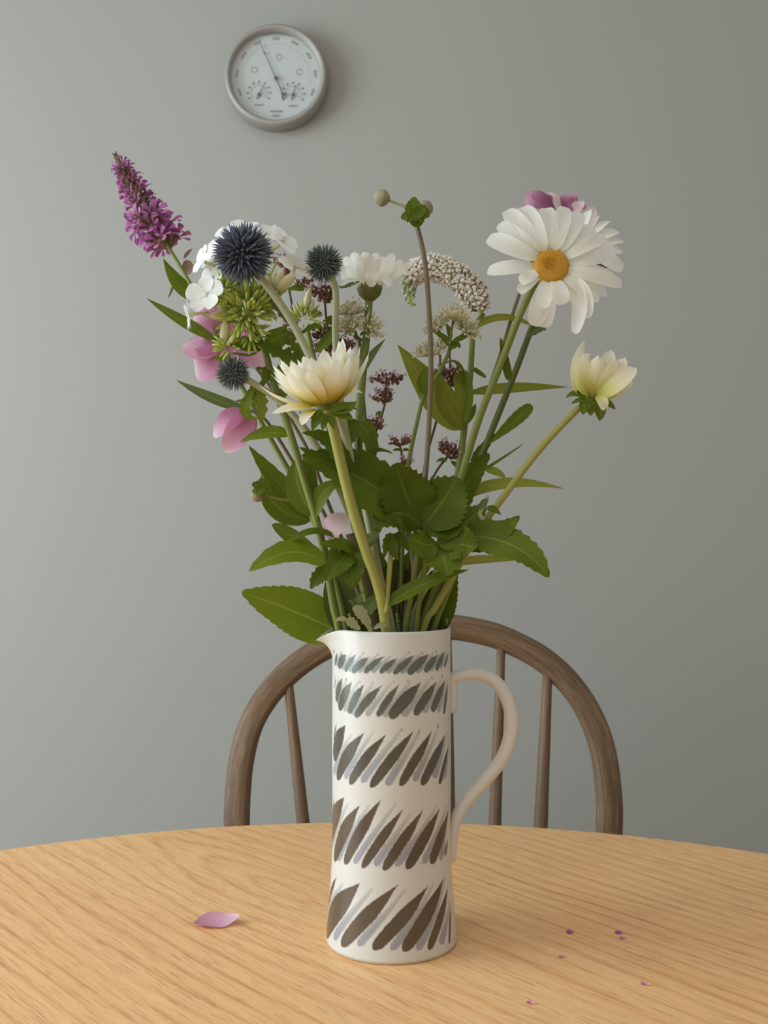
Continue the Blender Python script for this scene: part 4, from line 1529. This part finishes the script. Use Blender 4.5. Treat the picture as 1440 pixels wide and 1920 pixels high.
star, sball = five_star(), small_ball()
rnd = random.Random(21)
NG = 165
for i in range(NG):
    f = 0.01 + .97 * (i / NG) ** .72
    q = f * (len(gs_px) - 1)
    j = min(int(q), len(gs_px) - 2)
    p2 = gs_px[j].lerp(gs_px[j + 1], q - j)
    up = (P(gs_px[j].x, gs_px[j].y, .93) - P(gs_px[j + 1].x, gs_px[j + 1].y, .93)).normalized()
    e1 = up.cross(Vector((0, 1, 0))).normalized()
    e2 = up.cross(e1)
    a = i * 2.399 + rnd.uniform(-.25, .25)
    d = e1 * math.cos(a) + e2 * math.sin(a)
    hw = np.interp(f, [0, .12, .3, .5, .75, .92, 1], [6, 10, 17, 22, 25, 25, 16])
    c = P(p2.x, p2.y, .935)
    d2 = (d + up * .35).normalized()
    if f < .26:
        place('bud', sball, t, frame(c + d * hw * S(.93), d2, up, (4.5 + 20 * f) * S(.93) * 1.1))
    else:
        place('floret', star, t, frame(c + d2 * hw * S(.93) * rnd.uniform(.88, 1.08), d2 + Vector((rnd.uniform(-.3, .3), -.1, rnd.uniform(-.2, .3))), up, 11.8 * S(.93) * rnd.uniform(.85, 1.12), rnd.random() * 3))
leaf(t, (884, 618), (940, 596), (1000, 612), 20, 'leaf_olive', .93, 'strap', 0, (0, -.8, .6), .2)
leaf(t, (878, 738), (960, 728), (1068, 726), 24, 'leaf_olive', .925, 'lance', 0, (0, -.9, .45), .2)
leaf(t, (866, 806), (818, 745), (745, 646), 70, 'leaf_olive', .915, 'lance', 0, (.3, -1, .15), .18, wave=.02)
leaf(t, (866, 800), (838, 755), (826, 700), 40, 'leaf_olive', .912, 'ovate', 0, (-.3, -1, .1), .2)
leaf(t, (874, 760), (866, 728), (852, 690), 34, 'leaf_olive', .935, 'ovate', 0, (.4, -1, .1), .1)
leaf(t, (868, 800), (884, 776), (892, 756), 14, 'leaf_mid', .91, 'lance')
leaf(t, (868, 795), (880, 740), (872, 692), 16, 'leaf_mid', .90, 'strap')
leaf(t, (870, 770), (862, 690), (832, 684), 14, 'leaf_mid', .94, 'strap', 0, (0, -.6, .8))
leaf(t, (886, 690), (900, 700), (912, 708), 10, 'leaf_mid', .93, 'strap')
leaf(t, (850, 945), (940, 908), (1060, 917), 26, 'leaf_yellow', .905, 'lance', 0, (0, -.85, .5), .2, label='yellowing narrow leaf')
leaf(t, (905, 878), (930, 885), (948, 896), 16, 'leaf_yellow', .91, 'ovate')
leaf(t, (832, 1060), (900, 1050), (985, 1050), 20, 'leaf_yellow', .90, 'lance', 0, (0, -.8, .6), .2)

# ------------------------------------------------------------------ masterwort pincushions
def masterwort(t, px, py, Y, R, axis, nb, seed):
    rnd = random.Random(seed)
    c = P(px, py, Y)
    ax = Vector(axis).normalized()
    e1 = ax.orthogonal().normalized()
    e2 = ax.cross(e1)
    r = R * S(Y)
    mb = MB()
    for k in range(nb):
        a = k * 2 * PI / nb + rnd.uniform(-.06, .06)
        e = math.radians(rnd.uniform(20, 48))
        rad = e1 * math.cos(a) + e2 * math.sin(a)
        d = rad * math.cos(e) + ax * math.sin(e)
        nn = ax * math.cos(e) - rad * math.sin(e)
        mb.blade((c + rad * r * .1, c + d * r * .55 - nn * r * .08, c + d * r * 1.05), r * .24, nn, 'lance', 0, 0, .1, .1, 5, 2)
    o = part('bracts', mb, MATS['masterwort_bract'], t, None, 'stuff')
    mb = MB()
    for k in range(70):
        a = rnd.random() * 2 * PI
        e = math.acos(1 - .85 * rnd.random())
        d = (e1 * math.cos(a) + e2 * math.sin(a)) * math.sin(e) + ax * math.cos(e)
        L = r * rnd.uniform(.55, .85)
        mb.tube([c, c + d * L], r * .018, r * .014, 4, 1, False, cap=False)
        mb.ball(c + d * L, r * .06, seg=5, rings=3)
    part('florets', mb, MATS['masterwort_floret'], t, None, 'stuff')


t = plant('masterwort', 'pale green pincushion masterwort below the side-on white daisy', 'flower',
          [(672, 632), (675, 660), (678, 720), (685, 800), (692, 900), (712, 1050), (728, 1183)], .915, .90, 4, 4.5, 'stem_green', 'masterwort sprays')
for x, y, Y, R, ax in ((658, 592, .90, 42, (-.1, -.2, 1)), (658, 618, .895, 38, (-.4, -.7, .5)), (690, 620, .90, 38, (.5, -.7, .5))):
    small_stalk(t, [(672, 640), ((x + 674) / 2, (y + 640) / 2 + 4), (x, y)], (Y + .91) / 2, 2.5, 2.5, 'stem_green')
    masterwort(t, x, y, Y, R, ax, 15, int(x + y))
leaf(t, (672, 630), (655, 625), (645, 622), 9, 'leaf_mid', .905)
leaf(t, (674, 630), (690, 622), (712, 628), 8, 'leaf_mid', .905)
t = plant('masterwort', 'pale green pincushion masterwort spray inside the arch of the gooseneck spike', 'flower',
          [(845, 640), (842, 660), (822, 700), (796, 740), (780, 800), (766, 870), (757, 960), (750, 1183)], .90, .90, 3.5, 4.5, 'stem_green', 'masterwort sprays')
for x, y, Y, R, ax in ((850, 600, .885, 42, (.05, -.15, 1)), (822, 618, .90, 36, (-.5, -.4, .7)), (872, 624, .90, 38, (.5, -.5, .6)), (808, 668, .905, 42, (-.2, -.3, .9))):
    small_stalk(t, [(844, 648) if x > 815 else (824, 700), ((x + 840) / 2, (y + 650) / 2 + 4), (x, y)], (Y + .90) / 2, 2.5, 2.5, 'stem_green')
    masterwort(t, x, y, Y, R, ax, 16, int(x + y))
for b, m, tp, w in (((845, 642), (828, 630), (812, 622), 12), ((845, 642), (868, 632), (884, 622), 12), ((845, 640), (850, 648), (838, 652), 16), ((846, 642), (858, 646), (862, 654), 10), ((845, 640), (842, 620), (836, 606), 10)):
    leaf(t, b, m, tp, w, 'leaf_mid', .892)
leaf(t, (796, 740), (792, 715), (800, 690), 22, 'leaf_mid', .895)

# ------------------------------------------------------------------ anemones
t = plant('anemone_bud', 'round silky anemone bud on a tall mauve grey stem with a lobed leaf', 'flower',
          [(781, 420), (795, 480), (803, 560), (808, 680), (804, 800), (797, 900), (787, 1000), (776, 1100), (766, 1183)], .855, .875, 4.5, 5.5, 'stem_purple')
small_stalk(t, [(780, 408), (768, 392), (750, 384), (731, 376)], .855, 3, 2.8, 'stem_pale', 'bud_stalk')
small_stalk(t, [(780, 408), (790, 398), (797, 394)], .862, 3, 2.8, 'stem_pale', 'bud_stalk')
for x, y, Y, r_ in ((716, 371, .855, 15.5), (797, 390, .866, 15)):
    o = MB()
    o.ball(P(x, y, Y), r_ * S(Y), seg=14, rings=10)
    o = part('bud', o, MATS['bud_silky'], t)
    for k in range(6):
        a = k * PI / 3
        ax = Vector((-.75, -.2, .1)) if x < 750 else Vector((.3, -.3, .6))
        ax.normalize()
        e1 = ax.orthogonal().normalized()
        e2 = ax.cross(e1)
        rad = e1 * math.cos(a) + e2 * math.sin(a)
        mb = MB()
        c = P(x, y, Y)
        rr = r_ * S(Y) * 1.02
        mb.blade((c - ax * rr, c + rad * rr * 1.06, c + ax * rr * .98), rr * 1.25, rad, 'wide', 0, 0, 0, -.35, 8, 4)
        part('sepal', mb, MATS['bud_silky' if k % 2 else 'bud_green'], o)
lobed(t, (777, 414), [((776, 392), (776, 369), 36, 0), ((766, 406), (752, 410), 26, 0), ((790, 402), (806, 405), 34, 0), ((788, 396), (800, 388), 22, 0)], 'leaf_mid', .848, 4, (0, -1, .1))
leaf(t, (780, 426), (774, 414), (770, 404), 14, 'leaf_mid', .852)
leaf(t, (782, 426), (788, 414), (790, 402), 14, 'leaf_mid', .852)

t = plant('pink_anemone', 'open pink anemone half hidden behind the phlox at the left', 'flower',
          [(425, 640), (480, 690), (530, 762), (580, 850), (612, 935), (640, 1010), (690, 1183)], .92, .90, 3, 4.5, 'stem_purple', 'pink anemones')
for b, m, tp, w, Y, N in (((418, 632), (385, 650), (352, 640), 62, .915, (.2, -1, .3)), ((418, 640), (395, 675), (365, 690), 66, .912, (.1, -1, -.1)), ((422, 642), (420, 680), (415, 712), 60, .915, (0, -1, .1)),
                          ((418, 628), (390, 605), (362, 598), 52, .92, (.3, -1, .1)), ((430, 630), (455, 610), (478, 615), 60, .92, (-.3, -1, .2)), ((432, 638), (465, 650), (490, 690), 56, .92, (-.2, -1, .2)),
                          ((428, 625), (425, 595), (440, 575), 54, .925, (0, -1, .1))):
    petal(t, (*b, Y), (*m, Y - .008), (*tp, Y - .004), w, 'pink_petal', 'round', N, 0, .22, .03)
mb = MB()
mb.ball(P(425, 636, .912), 10 * S(.91))
part('centre', mb, MATS['calyx_green'], t)

t = plant('pink_anemone', 'drooping pink anemone with two hanging petals below the lowest globe thistle', 'flower',
          [(462, 766), (500, 790), (556, 878), (606, 960), (648, 1060), (700, 1183)], .88, .885, 3, 4.5, 'stem_purple', 'pink anemones')
for b, m, tp, w, Y, N in (((462, 768), (430, 790), (400, 818), 48, .87, (-.3, -1, .4)), ((466, 770), (448, 808), (420, 848), 50, .865, (.3, -1, .2)), ((466, 772), (464, 800), (454, 826), 34, .872, (.5, -1, .1))):
    petal(t, (*b, Y), (*m, Y - .006), (*tp, Y), w, 'pink_petal', 'wide', N, 0, .25, .02)
small_stalk(t, [(556, 940), (520, 935), (500, 928), (490, 926)], .885, 2.5, 2.2, 'stem_green', 'bud_stalk')
mb = MB()
mb.ball(P(482, 929, .885), 12.5 * S(.88), seg=14, rings=9)
part('bud', mb, MATS['bud_silky'], t, 'round silky unopened bud')
lobed(t, (500, 920), [((488, 912), (472, 908), 26, 0), ((492, 905), (486, 898), 20, 0), ((484, 920), (472, 922), 20, 0)], 'leaf_mid', .88, 3)

t = plant('pink_anemone', 'dusky pink anemone peeping over the top of the large daisy', 'flower',
          [(1040, 395), (990, 510), (966, 575), (930, 690), (895, 790), (865, 890), (838, 990), (790, 1183)], .945, .905, 3, 4.5, 'stem_purple', 'pink anemones')
for b, m, tp, w, Y, N, mt in (((1045, 400), (1012, 378), (984, 384), 44, .94, (.1, -1, .4), 'dusky_pink_petal'), ((1040, 398), (1020, 375), (1012, 362), 40, .945, (.2, -1, .2), 'dusky_pink_petal'), ((1055, 400), (1066, 378), (1062, 366), 34, .945, (0, -1, .2), 'dusky_pink_petal'),
                              ((1060, 402), (1078, 386), (1090, 382), 34, .94, (-.2, -1, .2), 'dusky_pink_petal'), ((1045, 412), (1046, 378), (1026, 362), 12, .925, (.4, -1, .3), 'pale_pink_petal'), ((1085, 440), (1102, 418), (1108, 388), 26, .935, (-.2, -1, .1), 'pale_pink_petal'),
                              ((1050, 420), (1080, 432), (1100, 430), 46, .945, (0, -1, .1), 'dusky_pink_petal'), ((1075, 400), (1082, 390), (1086, 378), 24, .935, (-.3, -1, .2), 'pale_pink_petal')):
    petal(t, (*b, Y), (*m, Y - .006), (*tp, Y), w, mt, 'round', N, 0, .2, .03)
mb = MB()
mb.tube([P(1100, 505, .915), P(1118, 498, .915), P(1136, 495, .915)], 4 * S(.9), 7 * S(.9), 8, 3)
mb.ball(P(1134, 496, .915), 8 * S(.91))
part('bud', mb, MATS['marjoram_bract'], t, 'dark purple bud beside the daisy petals')

# ------------------------------------------------------------------ marjoram
def marjoram_head(t, px, py, Y, rx, ry, n, seed):
    rnd = random.Random(seed)
    mb = MB()
    c = P(px, py, Y)
    k = S(Y)
    for i in range(n):
        a = rnd.random() * 2 * PI
        q = math.sqrt(rnd.random())
        p = c + Vector((math.cos(a) * q * rx * k, math.sin(a) * q * rx * k * .8, rnd.uniform(-1, .8) * ry * k * (1 - .5 * q)))
        d = (p - c + Vector((0, 0, ry * k * .9))).normalized()
        mb.m = 0
        mb.blade((p - d * 4 * k, p + d.orthogonal() * 1.0 * k, p + d * 5.5 * k), 6.5 * k, (rnd.uniform(-.6, .6), -1, rnd.uniform(-.3, .6)), 'ovate', 0, 0, .25, .2, 3, 2)
        mb.ball(p, 3.2 * k, seg=5, rings=3)
        if rnd.random() < .6 and p.z > c.z - ry * k * .45:
            mb.m = 1
            o = p + d * 6 * k
            for s in range(3):
                dd = (d + Vector((rnd.uniform(-.9, .9), rnd.uniform(-.9, .4), rnd.uniform(-.2, .6)))).normalized()
                mb.blade((o, o + dd * 2.5 * k, o + dd * 5.5 * k), 3.8 * k, (0, -1, .3), 'spatulate', 0, 0, 0, 0, 2, 2)
    part('flower_cluster', mb, [MATS['marjoram_bract'], MATS['marjoram_petal']], t, None, 'stuff')


MJ = [('marjoram sprig with a broad flat purple head standing free between the daisies', [(724, 712), (722, 752), (714, 785), (698, 840), (702, 950), (730, 1183)], .93, [(725, 711, 30, 13), (722, 738, 15, 11), (716, 748, 16, 8)], [((716, 772), (711, 780), (715, 792), 14)]),
      ('marjoram sprig tucked just below the broad headed one, against the daisy stem', [(698, 800), (692, 830), (700, 960), (735, 1183)], .925, [(700, 795, 22, 13)], [((690, 836), (700, 836), (712, 838), 14)]),
      ('small purple marjoram sprig low in the middle left of the mauve anemone stem', [(748, 830), (754, 865), (750, 960), (745, 1183)], .92, [(750, 826, 20, 11), (760, 866, 9, 9)], [((752, 845), (744, 843), (736, 845), 6), ((754, 845), (762, 843), (768, 846), 6)]),
      ('small purple marjoram sprig low in the middle right of the mauve anemone stem', [(842, 852), (812, 895), (780, 980), (756, 1183)], .925, [(840, 838, 16, 15), (850, 850, 12, 11)], [((838, 865), (828, 862), (818, 866), 8), ((845, 865), (855, 872), (862, 882), 9)]),
      ('dark marjoram sprig under the arched gooseneck spike beside its big leaf', [(843, 660), (842, 705), (818, 790), (792, 900), (760, 1183)], .945, [(838, 698, 22, 16), (850, 716, 15, 13)], [((828, 760), (820, 765), (815, 762), 12)]),
      ('marjoram sprig right under the grey green globe thistle', [(608, 555), (612, 600), (622, 700), (640, 800), (668, 930), (715, 1183)], .89, [(606, 548, 24, 15), (616, 558, 18, 13), (592, 543, 12, 9)], [((605, 590), (592, 588), (580, 582), 14), ((610, 600), (622, 602), (628, 606), 20)]),
      ('marjoram sprig with stacked purple whorls behind the cream dahlia', [(608, 600), (612, 660), (630, 760), (668, 920), (718, 1183)], .90, [(606, 622, 20, 20), (630, 640, 18, 16), (648, 650, 16, 13), (612, 650, 22, 14), (625, 672, 22, 12)], []),
      ('marjoram sprig crossing behind the largest globe thistle stem', [(532, 485), (545, 560), (560, 640), (600, 760), (650, 920), (710, 1183)], .90, [(532, 488, 16, 12), (540, 506, 14, 14), (572, 528, 16, 9), (543, 598, 13, 20), (552, 625, 12, 12)], [((570, 545), (556, 540), (540, 545), 14), ((572, 545), (580, 540), (588, 542), 14)])]
for i, (lab, pts, Y, heads, lvs) in enumerate(MJ):
    t = plant('marjoram', lab, 'flower', pts, Y, .895, 2.2, 3, 'stem_red', 'marjoram sprigs')
    for j, (x, y, rx, ry) in enumerate(heads):
        marjoram_head(t, x, y, Y - .004, rx, ry, int(8 + rx * ry * .13), i * 10 + j)
    for b, m, tp, w in lvs:
        leaf(t, b, m, tp, w, 'leaf_mid', Y - .003, 'ovate')

# ------------------------------------------------------------------ loose leaves in the neck of the jug
t = plant('anemone_leaf', 'broad dark toothed anemone leaf spread across the middle of the stems', 'leaf',
          [(790, 988), (782, 1040), (772, 1110), (760, 1183)], .845, .86, 5, 6, 'stem_green', 'anemone leaves')
lobed(t, (792, 990), [((690, 905), (566, 852), 112, .02), ((762, 930), (742, 868), 110, .01), ((746, 962), (704, 992), 92, .015), ((830, 940), (858, 895), 110, .0), ((840, 985), (872, 975), 60, .0)], 'leaf_dark', .845, 9, (0, -1, .45))
t = plant('anemone_leaf', 'three lobed anemone leaf reaching out to the right above the chair back', 'leaf',
          [(848, 1012), (815, 1075), (780, 1140), (772, 1183)], .85, .87, 4.5, 5.5, 'stem_pale', 'anemone leaves')
lobed(t, (848, 1008), [((950, 1018), (1030, 1082), 74, .03), ((912, 1010), (974, 967), 56, .01), ((880, 975), (912, 945), 48, -.01)], 'leaf_mid', .85, 9, (0, -1, .5))
t = plant('anemone_leaf', 'rounded green anemone leaf hanging just above the rim at the right', 'leaf',
          [(800, 1010), (796, 1070), (786, 1130), (780, 1183)], .848, .86, 4.5, 5.5, 'stem_green', 'anemone leaves')
lobed(t, (818, 1018), [((832, 1045), (838, 1080), 84, .015), ((862, 1020), (892, 1030), 72, .01), ((792, 1020), (768, 1002), 60, .01), ((850, 1000), (862, 965), 60, .0)], 'leaf_mid', .842, 6, (0, -1, .3))
t = plant('anemone_leaf', 'dark crumpled anemone leaf low among the stems at the left', 'leaf',
          [(668, 1030), (676, 1080), (690, 1140), (696, 1183)], .842, .855, 4.5, 5.5, 'stem_green', 'anemone leaves')
lobed(t, (668, 1030), [((640, 1022), (600, 1020), 30, .02), ((640, 1050), (612, 1090), 52, .015), ((690, 1015), (716, 990), 28, .01), ((660, 1062), (662, 1105), 54, .01), ((628, 1040), (648, 1010), 30, .0)], 'leaf_dark', .842, 6, (0, -.9, .5))
t = plant('broad_leaf', 'upright olive leaf standing on edge at the right side of the rim', 'leaf',
          [(838, 1160), (834, 1172), (828, 1183)], .875, .885, 4, 4, 'stem_green', 'leaves in the rim')
leaf(t, (820, 1196), (830, 1125), (858, 1062), 60, 'leaf_dark', .885, 'lance', 12, (-.3, -1, 0), .12, tooth=.05)
leaf(t, (800, 1196), (806, 1120), (826, 1060), 60, 'leaf_dark', .895, 'lance', 9, (.2, -1, 0), .12, tooth=.05)
t = plant('broad_leaf', 'upright brown green leaf behind the dahlia side stem', 'leaf',
          [(745, 1150), (748, 1170), (750, 1183)], .89, .89, 4, 4, 'stem_green', 'leaves in the rim')
leaf(t, (745, 1196), (735, 1115), (752, 1045), 80, 'leaf_dark', .905, 'ovate', 8, (.2, -1, 0), .12, tooth=.04)
leaf(t, (770, 1196), (775, 1125), (768, 1060), 46, 'leaf_dark', .915, 'ovate', 8, (-.2, -1, 0), .12, tooth=.04)
t = plant('broad_leaf', 'blue green leaf standing behind the phlox stem at the spout side', 'leaf',
          [(655, 1150), (662, 1170), (668, 1183)], .885, .885, 4, 4, 'stem_green', 'leaves in the rim')
leaf(t, (665, 1196), (640, 1130), (622, 1062), 70, 'leaf_grey', .892, 'ovate', 0, (.2, -1, 0), .1)
leaf(t, (675, 1196), (672, 1120), (690, 1050), 60, 'leaf_dark', .90, 'ovate', 0, (-.2, -1, 0), .1)
t = plant('broad_leaf', 'shaded leaf behind the middle stems just below the broad anemone leaf', 'leaf',
          [(720, 1120), (722, 1150), (724, 1183)], .905, .90, 4, 4, 'stem_green', 'leaves in the rim')
leaf(t, (722, 1130), (700, 1070), (690, 1000), 60, 'leaf_dark', .912, 'ovate', 8, (.2, -1, 0), .12, tooth=.04)
leaf(t, (724, 1130), (770, 1070), (812, 1010), 60, 'leaf_dark', .915, 'ovate', 8, (-.2, -1, .1), .12, tooth=.04)
leaf(t, (722, 1150), (660, 1100), (640, 1050), 40, 'leaf_mid', .908, 'lance', 8, (.2, -1, .1), .12, tooth=.04)
t = plant('dry_leaf', 'curled pale dry leaf hanging over the rim beside the spout', 'leaf',
          [(690, 1165), (694, 1175), (698, 1183)], .84, .848, 2, 2, 'stem_pale')
leaf(t, (690, 1158), (675, 1140), (652, 1125), 22, 'leaf_grey', .838, 'lance', 6, tooth=.4)
leaf(t, (690, 1160), (670, 1130), (684, 1108), 20, 'leaf_grey', .838, 'lance', 6, tooth=.4)
leaf(t, (660, 1140), (678, 1152), (695, 1186), 26, 'leaf_dry', .832, 'lance', 5, (.3, -1, .3), tooth=.25)
leaf(t, (650, 1160), (660, 1168), (676, 1182), 22, 'leaf_dry', .835, 'ovate', 4, (0, -1, .3), tooth=.3)
leaf(t, (652, 1165), (640, 1160), (626, 1166), 10, 'leaf_dry', .838, 'lance')
leaf(t, (700, 1180), (715, 1172), (728, 1176), 10, 'leaf_dry', .838, 'lance')

# a few more bare stems that the photograph shows between the flowers and the rim
BARE = [('stout brown green bare stem rising left of the middle of the rim', [(660, 1000), (674, 1060), (690, 1120), (702, 1183)], .862, 12, 'stem_purple'),
        ('pale green bare stem leaning right from the middle of the rim', [(838, 985), (812, 1045), (775, 1110), (762, 1183)], .868, 6, 'stem_yellow'),
        ('thick brown bare stem in the middle of the rim', [(762, 995), (776, 1040), (778, 1100), (768, 1183)], .89, 8, 'stem_purple'),
        ('bare green stem second from the right at the rim', [(860, 1000), (838, 1060), (806, 1130), (788, 1183)], .865, 7, 'stem_green'),
        ('bare green stem rightmost at the rim', [(872, 1020), (850, 1080), (826, 1140), (812, 1183)], .87, 7, 'stem_green')]
for lab, pts, Y, r_, m in BARE:
    plant('cut_stem', lab, 'stem', pts, Y, min(Y + .004, .885), r_, r_, m, 'bare stems')

# ------------------------------------------------------------------ loose petals
pp = thing('loose_petal', 'pale pink petal caught among the leaves above the spout', 'petal', P(632, 990, .858))
petal(pp, (607, 1003, .858), (628, 985, .85), (655, 966, .856), 44, 'pale_pink_petal', 'wide', (.2, -1, .5), 0, .2, .02, 0, 'blade')


def on_top(name, px, py, L, W, ang, mat, label, group=None, lift=.0, cup=.3, bend=.35):
    c = on_table(px, py)
    o = thing(name, label, 'petal', c, group)
    d = Vector((math.cos(ang), math.sin(ang), 0))
    k = S(c.y) * 1.03
    a, b = c - d * L * k / 2, c + d * L * k / 2
    mb = MB()
    h = .0007
    mb.blade((a + Vector((0, 0, h + lift * .6)), c + Vector((0, 0, h)), b + Vector((0, 0, h + lift))), W * k, (0, -.25, 1), 'wide', 0, 0, 0, cup, 12, 8, .05, 1.5, int(px))
    zmin = min(v.z for v in mb.v)
    mb.v = [v + Vector((0, 0, TZ + .0003 - zmin)) for v in mb.v]
    part('blade', mb, MATS[mat], o)


on_top('fallen_petal', 407, 1733, 84, 48, .22, 'fallen_petal', 'large curled pink petal lying on the table left of the jug', None, .004, .35)
BITS = [(1068, 1749, 13, 12, .3, 'tiny mauve fleck on the table nearest the jug handle side'), (1160, 1750, 14, 11, -.6, 'tiny mauve fleck on the table, the rightmost dark one of a touching pair'),
        (1168, 1760, 16, 8, .2, 'tiny pale fleck on the table just below the rightmost mauve fleck'), (1054, 1795, 15, 7, .2, 'tiny brownish fleck on the table below the nearest mauve fleck'),
        (995, 1882, 16, 9, -.4, 'tiny pinkish fleck on the table closest to the bottom edge of the picture'), (1210, 1847, 18, 8, -.5, 'tiny pinkish brown fleck on the table at the far right bottom')]
for x, y, L, W, a, lab in BITS:
    on_top('petal_fleck', x, y, L, W, a, 'magenta_petal' if 'mauve fleck on' in lab else 'pink_petal', lab, 'petal flecks on the table', .001, .3)
